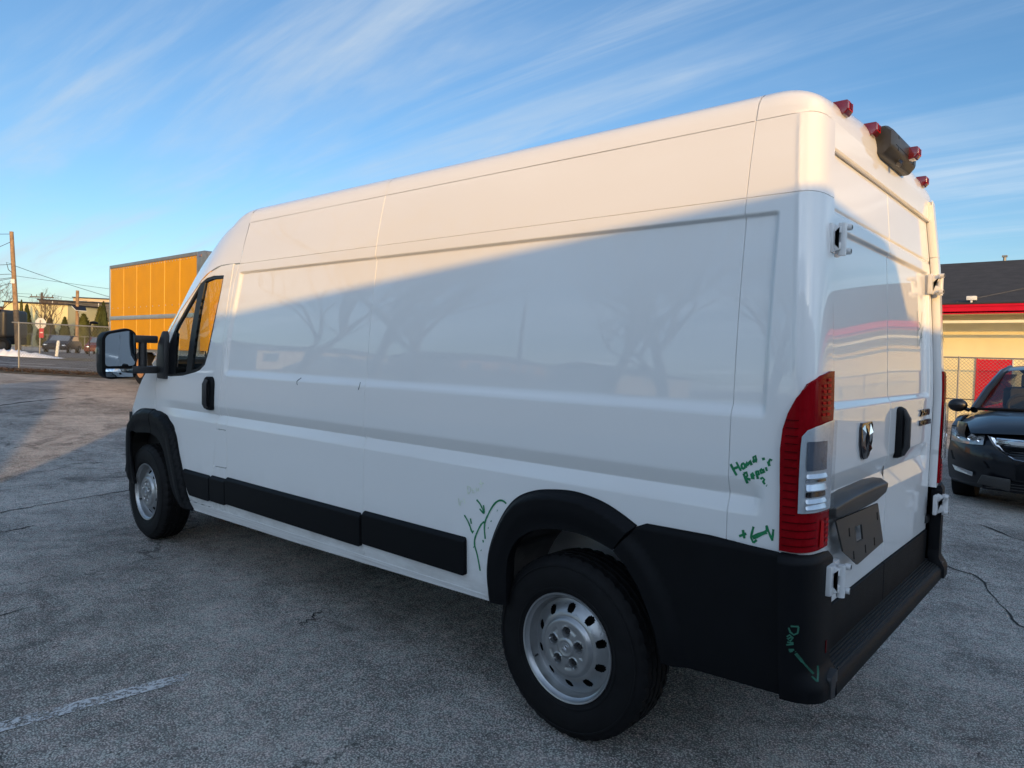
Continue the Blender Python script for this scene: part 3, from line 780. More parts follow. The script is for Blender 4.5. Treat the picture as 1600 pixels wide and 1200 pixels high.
    # arch cladding, rear: leading arch then quarter cladding up to the bumper
    def arch_off(out, inn):
        def fn(x, z):
            d = opendist(x, z, out)
            return .006 + .036 * ss(0, .035, d) - .012 * ss(.07, .14, d)
        return fn
    ao = arch_off(RA_OUT, RA_IN)
    Fa = (lambda sd, ao=ao: (lambda s, z: F_side(s, z, sd) + np.stack([0 * s, sd * ao(s, z), 0 * s], -1)))(side)
    surf_panel('rear_arch', RA_OUT + [(-.235, .818)] + RA_IN[::-1][1:], Fa, M['plastic'], van, side, xl=list(np.arange(-.4, .5, .012)), zl=list(np.arange(.4, 1.05, .012)), flange=.06)
    QC = [(-.243, .818), (-.329, .921), (-.362, .936), (-.60, .938), (-.8375, .930), (-.8525, .474), (-.59, .462), (-.445, .452), (-.423, .557), (-.392, .633), (-.352, .708), (-.300, .772)]
    q_in = [(-.243, .818), (-.300, .772), (-.352, .708), (-.392, .633), (-.423, .557), (-.445, .452)]
    def qoff(x, z):
        d = opendist(x, z, q_in)
        return .018 + .020 * (1 - ss(.045, .10, d)) - .008 * ss(.915, .937, z)
    Fq = (lambda sd: (lambda s, z: F_side(s, z, sd) + np.stack([0 * s, sd * qoff(s, z), 0 * s], -1)))(side)
    surf_panel('quarter_cladding', QC, Fq, M['plastic'], van, side, xl=list(np.arange(-.9, -.2, .018)), zl=list(np.arange(.44, .96, .018)), flange=.05)
    fo = arch_off(FA_OUT, FA_IN)
    Ff = (lambda sd: (lambda s, z: F_side(s, z, sd) + np.stack([0 * s, sd * (fo(s, z) + .35 * nose(s)), 0 * s], -1)))(side)
    surf_panel('front_arch', [(3.835, 1.058)] + FA_A[::-1] + [(4.30, .44)] + FA_C + [(3.84, .878)], Ff, M['plastic'], van, side, xl=list(np.arange(3.2, 4.6, .02)), zl=list(np.arange(.38, 1.1, .02)), flange=.02)
    surf_panel('front_arch', FA_B + FA_D[::-1], Ff, M['plastic'], van, side, xl=list(np.arange(3.2, 4.6, .02)), zl=list(np.arange(.38, 1.1, .02)), flange=.06)
    # bumper corner, flared at its foot to carry the step
    Fb = (lambda sd: (lambda s, z: F_side(s, z, sd, .028 + 0 * s + .030 * ss(.575, .505, z) * ss(-.86, -.96, s) - .012 * ss(.905, .93, z)) + np.stack([0 * s, sd * .020 * ss(-.95, -.85, s) * (1 - ss(-.95, -.84, s) * .0), 0 * s], -1)))(side)
    bc = surf_panel('bumper_corner', [(-.8575, .474), (-.8425, .930), (-.90, .930), (-1.035, .926), (-1.052, .90), (-1.052, .60), (-1.06, .54), (-1.06, .468)], Fb, M['plastic'], van, side, xl=list(np.arange(-1.2, -.83, .008)), zl=list(np.arange(.44, .95, .010)), flange=.05)
    # ---------------- tail light
    TL = [(-.840, .936), (-.837, 1.097), (-.832, 1.258), (-.837, 1.319), (-.850, 1.370), (-.870, 1.417), (-.901, 1.462), (-.949, 1.488), (-1.019, 1.502), (-1.048, 1.503), (-1.051, 1.25), (-1.050, .938)]
    Ft = (lambda sd: (lambda s, z: F_side(s, z, sd, .009 + 0 * s) + np.stack([0 * s, 0 * s + sd * .009 * ss(-.95, -.86, s), 0 * s], -1)))(side)
    tl = surf_panel('tail_light', TL, Ft, M['redlens'], van, side, flange=.02)
    def lensF(o):
        oo = o if callable(o) else (lambda z: o)
        return (lambda sd, oo=oo: (lambda s, z: F_side(s, z, sd, .009 + oo(z) + 0 * s) + np.stack([0 * s, 0 * s + sd * (.009 + oo(z)) * ss(-.95, -.86, s), 0 * s], -1)))(side)
    CL = [(-.887, 1.062), (-.887, 1.174), (-.888, 1.264), (-.890, 1.300), (-.903, 1.320), (-.931, 1.332), (-.98, 1.342), (-1.046, 1.348), (-1.046, 1.062)]
    rv = surf_panel('reversing_lens', CL, lensF(.0145), M['clear'], tl, side, flange=0)
    surf_panel('reflector_bowl', CL, lensF(.0045), M['reflector'], tl, side, flange=0)
    for zz0, zz1, mm in ((1.075, 1.088, 'reflector'), (1.094, 1.106, 'reflector'), (1.112, 1.128, 'darkchrome'), (1.134, 1.152, 'reflector'), (1.158, 1.166, 'darkchrome'), (1.172, 1.184, 'reflector'), (1.195, 1.285, 'lampdeep')):
        surf_panel('reflector_step', roundpoly([(-.905, zz0), (-.905, zz1), (-.992, zz1), (-.992, zz0)], .004), lensF((lambda z, a=zz0, b=zz1, s_=(1 if mm == 'reflector' else .25): .0060 + .007 * s_ * (b - z) / (b - a))), M[mm], tl, side, flange=0, step=.01)
    for k in range(17):
        zz0 = .955 + k * .0245
        x1 = -.950 if zz0 < 1.045 else -.881
        surf_panel('lens_rib', [(-.847, zz0), (-.847, zz0 + .0035), (x1, zz0 + .0035), (x1, zz0)], lensF(.0030), M['reddeep'], tl, side, flange=0)
    for k in range(7):
        zz0 = 1.362 + k * .018
        surf_panel('lamp_cell', [(-.984, zz0), (-.984, zz0 + .010), (-1.010, zz0 + .010), (-1.010, zz0)], lensF(.0035), M['redbright'], tl, side, flange=0)
        if k < 6: surf_panel('lamp_cell', [(-.955, zz0), (-.955, zz0 + .009), (-.974, zz0 + .009), (-.974, zz0)], lensF(.0035), M['redbright'], tl, side, flange=0)
    surf_panel('reflex_strip', roundpoly([(-.972, .945), (-1.004, .945), (-1.000, 1.025), (-.978, 1.035)], .006), lensF(.0035), M['redbright'], tl, side, flange=0)
    for k in range(5):
        zz0 = .955 + k * .017
        surf_panel('lamp_cell', [(-1.016, zz0), (-1.016, zz0 + .009), (-1.040, zz0 + .009), (-1.040, zz0)], lensF(.0035), M['redbright'], tl, side, flange=0)

# ---------------- roof
ROOFP = [(.892, 2.337), (.884, 2.370), (.873, 2.400), (.852, 2.424), (.820, 2.443), (.760, 2.458), (.68, 2.470), (.52, 2.490), (.32, 2.508), (.12, 2.517)]
ROOFP = ROOFP + [(-y, z) for y, z in ROOFP[::-1]]
def roof_rows(xs): return [[(x, y, z) for y, z in ROOFP] for x in xs]
def roof_seg(x0, x1, extra=()):
    mb = MB(); rows = roof_rows(np.linspace(x0, x1, 12)) + list(extra)
    mb.grid(rows)
    low0 = [(x, .880, 2.30) for x in (x0, x1)]
    return mb.build('roof_panel', M['paint'], van, smooth=True, angle=60)
roof_seg(1.2968, 2.655); roof_seg(-.6582, 1.2932)
rows = []
for x in np.linspace(-.6618, -.70, 3): rows.append([(x, y, z) for y, z in ROOFP])
for ph in np.linspace(0, 90, 13)[1:]:
    row = []
    for y, z in ROOFP:
        e = min(1., max(0., abs(y) - (.892 - CB)) / CB); dx = CA * (1 - math.sqrt(max(0., 1 - e ** (2 / CE))) ** CE)
        row.append((-.70 - (.1655 - dx) * math.sin(R(ph)), y, 2.337 + (z - 2.337) * math.cos(R(ph)) ** .8))
    rows.append(row)
mb = MB(); mb.grid(rows); mb.build('roof_panel', M['paint'], van, smooth=True, angle=60)
# header between the pillars and the rain gutter over the doors
mb = MB()
mb.grid([[(x_, y, z) for y in np.linspace(-.775, .775, 12)] for x_, z in ((-.8605, 2.236), (-.8620, 2.26), (-.8640, 2.29), (-.8655, 2.3372))])
mb.build('rear_header', M['paint'], van, smooth=True)
mb = MB()
mb.prism([(-.869, 2.2385), (-.874, 2.246), (-.864, 2.256), (-.857, 2.2385)], 'y', -.80, .80)
mb.build('rain_gutter', M['paint'], van, bevel=.002)
mb = MB(); mb.box(-.850, -.83, -.78, .78, 2.22, 2.236); mb.build('door_seal', M['gasket'], van)
for x_ in (-.66, 1.295, 2.662):
    mb = MB(); mb.grid([[(x_ + d_, y * .997, z - .0035) for y, z in ROOFP] for d_ in (-.012, .012)]); mb.build('joint_flange', M['paint'], van, smooth=True, angle=60)

# ---------------- cab roof, pillars, windscreen, bonnet
ST = [((2.682, 2.075), (2.665, .873, 2.400), (2.665, 2.517)), ((2.93, 2.075), (2.90, .865, 2.348), (3.0, 2.470)), ((3.079, 2.041), (3.10, .855, 2.283), (3.25, 2.40)),
      ((3.18, 1.995), (3.27, .85, 2.190), (3.5, 2.27)), ((3.304, 1.898), (3.437, .85, 2.083), (3.72, 2.13)), ((3.458, 1.781), (3.607, .85, 1.953), (3.92, 1.99)),
      ((3.563, 1.677), (3.800, .85, 1.790), (4.12, 1.82)), ((3.675, 1.576), (3.958, .85, 1.658), (4.30, 1.68)), ((3.748, 1.474), (4.10, .85, 1.52), (4.45, 1.54)), ((3.795, 1.334), (4.222, .86, 1.39), (4.58, 1.43))]
def st_pts(i, t):
    """interpolated station"""
    k = min(int(i), len(ST) - 2); f = i - k
    def cr(fn):
        p = [Vector(fn(ST[min(max(k + q, 0), len(ST) - 1)])) for q in (-1, 0, 1, 2)]
        return .5 * ((2 * p[1]) + (-p[0] + p[2]) * f + (2 * p[0] - 5 * p[1] + 4 * p[2] - p[3]) * f * f + (-p[0] + 3 * p[1] - 3 * p[2] + p[3]) * f ** 3)
    D = cr(lambda s: (s[0][0], s[0][1], 0)); S = cr(lambda s: s[1]); C = cr(lambda s: (s[2][0], 0, s[2][1]))
    D = Vector((D.x, float(Wz(D.y)) - float(nose(D.x)), D.y))
    if t <= .4:
        u = t / .4
        m = Vector(((D.x + S.x) / 2, (D.y + S.y) / 2 + .004, (D.z + S.z) / 2))
        return D * (1 - u) ** 2 + (m * 2 - (D + S) / 2) * 2 * u * (1 - u) + S * u * u
    u = (t - .4) / .6
    c1 = S + (S - D).normalized() * ((C - S).length * .12); c2 = Vector((C.x, C.y + .45, C.z))
    P = S * (1 - u) ** 3 + c1 * 3 * u * (1 - u) ** 2 + c2 * 3 * u * u * (1 - u) + C * u ** 3
    zr = float(np.interp(abs(P.y), [p[0] for p in ROOFP[:10]][::-1], [p[1] for p in ROOFP[:10]][::-1])); w = float(ss(0., 1.3, i))
    return Vector((P.x, P.y, zr * (1 - w) + P.z * w))
def cab_grid(i0, i1, t0, t1, side, ni=20, nt=12):
    mb = MB()
    mb.grid([[tuple(Vector((1, side, 1)) * st_pts(i, t)) if False else (st_pts(i, t).x, st_pts(i, t).y * side, st_pts(i, t).z) for t in np.linspace(t0, t1, nt)] for i in np.linspace(i0, i1, ni)])
    return mb
mb = MB()
for side in (1, -1):
    g = cab_grid(0.02, 3.0, 0, 1, side, 26, 22); mb.add(g.v, g.f)
mb.build('cab_roof', M['paint'], van, smooth=True, angle=70)
for side in (1, -1):
    cab_grid(3.0, 9.0, 0, .47, side, 30, 12).build('windscreen_pillar', M['paint'], van, smooth=True, angle=70)
mb = MB()
for side in (1, -1):
    g = cab_grid(3.0, 9.0, .47, 1, side, 24, 12); mb.add(g.v, g.f)
mb.build('windscreen', M['glass'], van, smooth=True, angle=70)
# bonnet and nose
def nose_sec(x, w, t, b, n=14):
    out = []
    for k in range(n + 1):
        a = math.pi * k / n; c, s_ = math.cos(a), math.sin(a)
        out.append((x, w * math.copysign(abs(c) ** .35, c), b + (t - b) * abs(s_) ** .42))
    return out
mb = MB()
mb.grid([nose_sec(*a) for a in ((3.98, .945, 1.40, 1.30), (4.10, .925, 1.385, 1.22), (4.22, .895, 1.365, 1.12), (4.34, .86, 1.315, 1.08), (4.44, .835, 1.215, 1.02), (4.53, .805, 1.105, .92), (4.64, .765, 1.0, .74), (4.78, .69, .95, .66), (4.88, .57, .90, .64), (4.93, .38, .86, .64))])
mb.build('bonnet', M['paint'], van, smooth=True, angle=60)
mb = MB()
mb.grid([nose_sec(*a) for a in ((4.36, .90, .60, .34), (4.55, .83, .64, .32), (4.75, .72, .66, .30), (4.90, .54, .68, .30), (4.97, .40, .68, .30), (4.98, .05, .66, .34))])
mb.build('front_bumper', M['plastic'], van, smooth=True, angle=60)
for side in (1, -1):
    mb = MB(); mb.tube([(4.50, side * .80, 1.10), (4.60, side * .74, 1.02), (4.74, side * .66, .93)], [.05, .085, .06], 12); mb.build('headlight', M['clear'], van, smooth=True)

# ---------------- inner shell, floor, cab fittings
mb = MB()
zs = [.50, .60, .8, 1.0, 1.2, 1.4, 1.6, 1.8, 2.0, 2.2, 2.32]
secs = []
for x in (-.84, 2.60):
    secs.append([(x, float(Wz(z)) - .04, z) for z in zs] + [(x, .80, 2.41), (x, .4, 2.46), (x, -.4, 2.46), (x, -.80, 2.41)] + [(x, -float(Wz(z)) + .04, z) for z in zs[::-1]])
secs[0] = [(max(p[0], float(XD(p[2])) + .05), p[1], p[2]) for p in secs[0]]
def notch(sec):  # keep clear of the wheel housings
    return sec
mb.grid([secs[0], [(-.52, p[1] if p[2] > .96 else math.copysign(.55, p[1]), max(p[2], .50)) for p in secs[0]], [(.50, p[1] if p[2] > .96 else math.copysign(.55, p[1]), p[2]) for p in secs[0]], [(.52, p[1], p[2]) for p in secs[0]], secs[1]])
n = len(secs[0]); mb.add(secs[0], [tuple(range(n))]); mb.add(secs[1], [tuple(range(n - 1, -1, -1))])
mb.build('inner_shell', M['paint'], van)
mb = MB(); mb.box(-.85, 4.5, -.52, .52, .36, .50); mb.box(.55, 3.2, -.93, .93, .43, .50); mb.box(2.6, 3.45, -.90, .90, .62, .68); mb.build('floor_pan', M['under'], van)
mb = MB()
mb.tube([(-.80, .30, .44), (-.80, .40, .42), (-.78, .70, .40)], .03, 8); mb.box(-.2, .2, -.5, .5, .30, .38)
mb.tube([(0, -.85, .365), (0, .85, .365)], .05, 10); mb.build('rear_axle', M['under'], van)
mb = MB(); mb.prism([(3.45, .60), (3.62, 1.28), (4.25, 1.36), (4.45, 1.0), (4.3, .55)], 'y', -.86, .86)
mb.build('dashboard', M['dash'], van, bevel=.03)
def make_seat(y):
    t = MB(); t.box(2.72, 3.20, y - .25, y + .25, .82, .98)
    s = t.build('seat_cushion', M['seat'], van, bevel=.05, seg=3)
    t = MB(); t.prism([(2.72, .95), (2.86, .95), (2.74, 1.58), (2.64, 1.56)], 'y', y - .24, y + .24); t.build('seat_back', M['seat'], van, bevel=.045, seg=3)
    t = MB(); t.prism([(2.64, 1.62), (2.74, 1.62), (2.72, 1.84), (2.63, 1.82)], 'y', y - .14, y + .14); t.build('headrest', M['seatlt'], van, bevel=.04, seg=3)
    t = MB(); t.box(2.75, 3.15, y - .2, y + .2, .66, .84); t.build('seat_base', M['dash'], van)
make_seat(.50); make_seat(-.52)
mb = MB()
c0 = Vector((3.30, .50, 1.30)); ax = Vector((-.80, 0, .60)).normalized(); e1 = Vector((0, 1, 0)); e2 = ax.cross(e1)
mb.tube([c0 + (e1 * math.cos(a) + e2 * math.sin(a)) * .19 for a in np.linspace(0, 2 * math.pi, 33)], .016, 8)
for a in (20, 160, 270): mb.tube([c0, c0 + (e1 * math.cos(R(a)) + e2 * math.sin(R(a))) * .19], .02, 6)
mb.tube([c0, c0 - ax * .35], .045, 8)
mb.build('steering_wheel', M['dash'], van, smooth=True)

# ---------------- wheels
def tyre_mesh(mirror=1):
    prof = [(.205, -.088), (.214, -.098), (.235, -.106), (.275, -.113), (.310, -.112), (.338, -.103), (.355, -.090), (.3635, -.080)]
    tread = []
    for g in (-.052, -.018, .018, .052):
        tread += [(.3665, g - .006), (.3575, g - .004), (.3575, g + .004), (.3665, g + .006)]
    prof = prof + tread + [(r, -h) for r, h in prof[::-1]]
    N = 160
    def fn(r, h, k):
        if r > .345 and abs(h) > .055: return r - (.006 if k % 4 == 0 else 0)
        if r > .36 and abs(h) <= .055 and abs(h) > .02 and k % 5 == 0: return r - .0045
        return r
    m = MB(); m.grid(lathe(prof, N, 'y', fn=fn), close=True)
    return m
def build_wheel(root_loc, side, steer=0):
    root = MB()
    tm = tyre_mesh()
    y = root_loc[1]
    tyre = tm.build('wheel', M['rubber'], van, smooth=True, angle=28)
    tyre.location = root_loc; tyre.rotation_euler = (0, 0, steer if side > 0 else math.pi + steer)
    # raised lettering ring on the sidewall
    m = MB(); m.grid(lathe([(.232, .1065), (.234, .1085), (.240, .1095), (.242, .108)], 96), close=True); m.grid(lathe([(.322, .1105), (.324, .1120), (.328, .1115), (.330, .1085)], 96), close=True)
    m.build('sidewall_ring', M['rubber'], tyre, smooth=True)
    # steel rim with ten round holes, pierced by deleting faces of a fine ring
    m = MB()
    m.grid(lathe([(.2165, .094), (.2185, .1015), (.2165, .1055), (.2105, .1035), (.2055, .092), (.1975, .086), (.1955, .070), (.1935, .050), (.1900, .046), (.1855, .050)], 96), close=True)
    rim = m.build('rim', M['steel'], tyre, smooth=True, angle=40)
    m = MB(); N = 240; nr = 26
    rr = np.linspace(.1855, .118, nr)
    def ph(r):
        t = (.1855 - r) / (.1855 - .118); return .050 + .034 * float(ss(.05, 1.0, t)) + .004 * math.sin(math.pi * t)
    rows = lathe([(r, ph(r)) for r in rr], N)
    vs = [p for row in rows for p in row]; fs = []
    for i in range(nr - 1):
        for k in range(N):
            a = 2 * math.pi * (k + .5) / N; r = (rr[i] + rr[i + 1]) / 2
            da = (a - math.pi / 10 + math.pi / 10) % (2 * math.pi / 10) - math.pi / 10
            if math.hypot(r * math.sin(da), r * math.cos(da) - .1535) < .0180: continue
            fs.append((i * N + k, i * N + (k + 1) % N, (i + 1) * N + (k + 1) % N, (i + 1) * N + k))
    # snap the hole edge to a true circle
    vs2 = []
    for p in vs:
        r = math.hypot(p[0], p[2]); a = math.atan2(p[2], p[0]); da = a % (2 * math.pi / 10)
        if da > math.pi / 10: da -= 2 * math.pi / 10
        a0 = a - da; u, w = r * math.sin(da), r * math.cos(da) - .1535; q = math.hypot(u, w)
        if .0150 < q < .0215:
            u, w = u / q * .0180, w / q * .0180
            x0, z0 = w + .1535, u
            p = (x0 * math.cos(a0) - z0 * math.sin(a0), p[1], x0 * math.sin(a0) + z0 * math.cos(a0))
        vs2.append(p)
    m.add(vs2, fs); m.build('wheel_disc', M['steel'], tyre, smooth=True, angle=50)
    m = MB(); m.grid(lathe([(.200, .04), (.19, .0), (.05, .0)], 40), close=True); m.build('brake_drum', M['under'], tyre)
    # hub cover with five nut pockets
    m = MB(); N = 180; nr = 24; rr = np.linspace(.122, .003, nr)
    def hh(r, a):
        h = .0835 + .016 * float(ss(.122, .108, r))
        h -= .004 * float(ss(.088, .082, r)) * float(ss(.068, .074, r)) * (1 if abs(((a * 5 / (2 * math.pi)) + .5) % 1 - .5) > .24 else 0)
        h += .006 * float(ss(.040, .034, r)) - .003 * float(ss(.030, .026, r))
        return h
    rows = []
    for r in rr:
        row = []
        for k in range(N):
            a = 2 * math.pi * k / N; h = hh(r, a)
            for q in range(5):
                aa = 2 * math.pi * q / 5 + R(18)
                d = math.hypot(r * math.cos(a) - .064 * math.cos(aa), r * math.sin(a) - .064 * math.sin(aa))
                h = h + .003 * math.exp(-((d - .0205) / .003) ** 2) - .022 * (1 - float(ss(.0165, .0188, d)))
            row.append((r * math.cos(a), h, r * math.sin(a)))
        rows.append(row)
    m.grid(rows, close=True); hc = m.build('hub_cover', M['steel'], tyre, smooth=True, angle=60)
    m = MB()
    m.grid(lathe([(.005, .1035), (.0205, .1035), (.0225, .1005)], 24), close=True)
    m.build('centre_boss', M['steel'], tyre, smooth=True)
    for q in range(5):
        aa = 2 * math.pi * q / 5 + R(18)
        m = MB(); m.grid(lathe([(.002, .094), (.0095, .094), (.0115, .091), (.0115, .078)], 6, 'y', (.064 * math.cos(aa), 0, .064 * math.sin(aa))), close=True)
        m.build('wheel_nut', M['darksteel'], tyre)
    m = MB(); m.tube([(.165, .070, -.085), (.158, .092, -.082)], .0045, 6); m.build('valve', M['darksteel'], tyre)
    # two raised strokes on the boss
    m = MB()
    m.tube([(-.012, .1045, .006), (-.004, .1055, .012), (.006, .1055, .009), (.002, .105, .001), (-.007, .105, -.004)], .0032, 5); m.tube([(-.008, .1045, -.011), (.0, .1055, -.008), (.009, .1055, -.002), (.012, .1045, -.009)], .0032, 5)
    m.build('boss_emblem', M['steel'], tyre, smooth=True)
    return tyre
build_wheel((0, .882, .3665), 1)
build_wheel((0, -.882, .3665), -1)
build_wheel((4.035, .872, .402), 1, R(-1.5))
build_wheel((4.035, -.872, .402), -1, R(-1.5))
# wheel housings
for x0, zc, rad in ((.0, .40, .46), (3.90, .43, .515)):
    for side in (1, -1):
        mb = MB(); rows = []
        for y in (.54, .70, .85, .985):
            rows.append([(x0 + rad * 1.02 * math.cos(R(a)), side * y, zc + rad * math.sin(R(a))) for a in np.linspace(9, 171, 30)])
        mb.grid(rows); mb.build('wheel_housing', M['liner'] if x0 < 1 else M['under'], van, smooth=True)
        mb = MB(); mb.grid([[(x0 + rad * 1.02 * math.cos(R(a)) * k, side * .54, zc + rad * math.sin(R(a)) * k) for a in np.linspace(9, 171, 30)] for k in (1, .1)]); mb.build('housing_wall', M['under'], van)
for side in (1, -1):
    mb = MB(); mb.box(4.31, 4.37, side * .45, side * .972, .36, 1.0); mb.build('splash_guard', M['under'], van)
mb = MB(); mb.grid([[(.455 * math.cos(R(a)), y, .40 + .452 * math.sin(R(a)) - .0) for a in (38, 40, 42)] for y in (.60, .97)]); mb.build('liner_edge', M['plastic2'], van)
# ---------------- rear doors
def door_feat(y, z):
    r = ss(1.366, 1.402, z) * (1 - ss(1.972, 1.990, z)) * (1 - ss(.738, .760, np.abs(y)))
    x = .014 * r
    x = x + .0045 * np.exp(-((z - 2.040) / .006) ** 2)
    x = x - .004 * ss(1.995, 2.03, z) * (1 - ss(2.045, 2.07, z)) * 0
    q = np.where(z > 1.085, 1 - (z - 1.085) / .07, 1 - (1.085 - z) / .075); q = np.clip(q, 0, 1)
    x = x + .022 * q * (1 - ss(.72, .78, np.abs(y)))
    x = x + .0008 * np.sin(5 * y + 2 * z) + .0006 * np.sin(9 * z - 3 * y + 1)
    return x
def F_rear(y, z, off=0.):
    y = np.asarray(y, float); z = np.asarray(z, float)
    return np.stack([XD(z) + 0 * y - off + door_feat(y, z), y, z], -1)
def rnorm_F(off=0.): return lambda y, z: F_rear(y, z, off)
YL = sorted(set([round(v, 4) for v in list(np.arange(-.95, .95, .06)) + list(np.arange(.715, .785, .006)) + list(-np.arange(.715, .785, .006))]))
ZR = sorted(set([round(v, 4) for v in list(np.arange(.5, 2.3, .05)) + list(np.arange(1.36, 1.41, .005)) + list(np.arange(1.966, 1.995, .0035)) + list(np.arange(2.02, 2.06, .0025)) + list(np.arange(1.0, 1.165, .0075)) + [1.084, 1.086]]))
def door_edge(z): return float(Wz(z)) - CB - .004
def rear_panel(name, outline, mat, parent, off=0., holes=(), flange=.014, step=.012):
    return surf_panel(name, outline, rnorm_F(off), mat, parent, 1, holes=holes, xl=YL, zl=ZR, flange=flange, step=step, nsign=-1 if REAR_FLIP else 1)
_a = normals_of(rnorm_F(), np.array([.3]), np.array([1.2]), 1)
REAR_FLIP = _a[0][0] > 0
zed = [.705, 1.0, 1.36, 1.5, 1.7, 1.9, 2.1, 2.2]
doors = {}
for sd in (1, -1):
    edge = [(sd * door_edge(z), z) for z in zed] + [(sd * door_edge(2.246), 2.246)]
    poly = [(sd * .0042, 2.246), (sd * .0042, .705)] + edge
    doors[sd] = rear_panel('rear_door', poly, M['paint'], van)
    # black lower trim, level with the step
    poly = [(sd * .0035, .700), (sd * .0035, .545), (sd * .82, .545), (sd * .832, .62), (sd * .838, .700)]
    rear_panel('lower_trim', poly, M['plastic'], doors[sd], off=.008)
mb = MB(); mb.grid([[(float(XD(z)) + .016, y, z) for y in (-.008, .008)] for z in np.linspace(.56, 2.22, 16)]); mb.build('door_seal', M['gasket'], van)

def rp(y, z, off=0.):
    return Vector(F_rear(y, z, off))
# hinges: leaf on the pillar, leaf on the door, two knuckles with bolts
def hinge(sd, zc, mat):
    y0 = sd * (door_edge(zc) + .012); p = rp(y0, zc); xb = p.x + (.004 if zc > 1 else -.030); y0 += 0 if zc > 1 else sd * .018
    m = MB()
    m.box(xb - .030, xb + .004, y0 - sd * .002, y0 + sd * .038, zc - .046, zc + .050)
    h = m.build('hinge', mat, van, bevel=.006, seg=2)
    m = MB(); m.prism([(xb - .012, zc + .052), (xb - .046, zc + .040), (xb - .046, zc + .020), (xb - .016, zc + .004), (xb - .046, zc - .012), (xb - .046, zc - .034), (xb - .012, zc - .050)], 'y', y0 - sd * .030, y0 + sd * .012)
    m.build('hinge_arm', mat, h, bevel=.003)
    m = MB(); m.tube([(xb - .046, y0 - sd * .012, zc - .052), (xb - .046, y0 - sd * .012, zc + .052)], .0135, 12); m.build('hinge_pin', mat, h, smooth=True, angle=40)
    for dz in (-.036, .042):
        m = MB(); m.tube([(xb - .050, y0 - sd * .038, zc + dz), (xb - .066, y0 - sd * .040, zc + dz)], .0105, 10); m.build('hinge_bolt', mat, h, smooth=True, angle=40)
        m = MB(); m.tube([(xb - .0655, y0 - sd * .040, zc + dz), (xb - .067, y0 - sd * .040, zc + dz)], .0075, 10); m.build('bolt_socket', M['gasket'], h)
    m = MB(); m.box(xb - .020, xb - .004, y0 - sd * .085, y0 - sd * .020, zc - .048, zc + .050); m.build('hinge_leaf', mat, h, bevel=.005)
    return h
for sd in (1, -1):
    for zc in (1.93, .835):
        hinge(sd, zc, M['hinge'])
    # pocket under the lower hinge
    y0 = sd * (door_edge(.8) + .0)
    m = MB(); m.box(rp(y0, .75).x - .012, rp(y0, .75).x + .02, y0 - .035, y0 + .035, .735, .775); m.build('hinge_pocket', M['plastic2'], van, bevel=.01)

# door handle on the right leaf
m = MB()
hp = roundpoly([(-.105, 1.345), (-.165, 1.352), (-.225, 1.33), (-.242, 1.24), (-.225, 1.16), (-.165, 1.128), (-.105, 1.130)], .02, 4)
xs = float(XD(1.24))
m.add([(xs - .006, y, z) for y, z in hp] + [(xs - .022, -.172 + (y + .172) * .82, 1.24 + (z - 1.24) * .93) for y, z in hp] + [(xs + .02, y, z) for y, z in hp],
      [tuple(range(len(hp), 2 * len(hp)))] + [(i, (i + 1) % len(hp), len(hp) + (i + 1) % len(hp), len(hp) + i) for i in range(len(hp))] + [(2 * len(hp) + i, 2 * len(hp) + (i + 1) % len(hp), (i + 1) % len(hp), i) for i in range(len(hp))])
hd = m.build('door_handle', M['plastic'], doors[-1], bevel=.004)
m = MB(); pk = roundpoly([(-.150, 1.325), (-.205, 1.315), (-.218, 1.24), (-.205, 1.175), (-.165, 1.165), (-.155, 1.2)], .012)
m.prism(pk, 'x', xs - .0228, xs - .018); m.build('handle_pocket', M['gasket'], hd)
m = MB(); m.tube([(xs - .020, -.135, 1.335), (xs - .034, -.145, 1.30), (xs - .034, -.145, 1.18), (xs - .020, -.135, 1.145)], [.012, .016, .016, .012], 10); m.build('handle_grip', M['plastic2'], hd, smooth=True)
# number-plate garnish and bracket on the left leaf
m = MB()
gp = [(.135, 1.075), (.135, 1.048), (.165, 1.020), (.30, 1.000), (.55, .998), (.80, 1.012), (.832, 1.030), (.832, 1.070), (.60, 1.082), (.30, 1.084)]
gx = -.905
fr = [(gx - .012, y, z) for y, z in gp]; bk = [(gx + .03, y, z) for y, z in gp]; n = len(gp)
tp = [(gx - .042, .46 + (y - .46) * .96, 1.050 + (z - 1.05) * .66 - .006) for y, z in gp]
m.add(bk + fr + tp, [(i, (i + 1) % n, n + (i + 1) % n, n + i) for i in range(n)] + [(n + i, n + (i + 1) % n, 2 * n + (i + 1) % n, 2 * n + i) for i in range(n)] + [tuple(range(2 * n, 3 * n))])
gar = m.build('plate_garnish', M['plastic3'], doors[1], bevel=.006, seg=3)
bm_ = bmesh.new()
bp = [(.790, 1.010), (.275, .996), (.235, .842), (.585, .826), (.735, .900)]
def bpt(y, z, t): return (gx - .030 - (1.01 - z) * .10 - t, y, z)
outl = resample(bp, .05); hole = [(.590, .958), (.505, .953), (.500, .900), (.582, .902)]
slots = [[(.665 + dx, .965 + dz), (.650 + dx, .965 + dz), (.650 + dx, .935 + dz), (.665 + dx, .935 + dz)] for dx, dz in ((0, 0), (-.035, -.085), (-.36, .0), (-.30, -.085), (-.18, -.09))]
slots = [[(a, b) for a, b in s] for s in slots]
vs = []; ed = []
for p in [outl, hole] + slots:
    b0 = len(vs); vs += p; ed += [(b0 + i, b0 + (i + 1) % len(p)) for i in range(len(p))]
ov, oe, of, *_ = delaunay_2d_cdt([Vector(p) for p in vs], ed, [], 0, 1e-6)
m = MB(); pts = [(v.x, v.y) for v in ov]; k = len(pts); fs = []
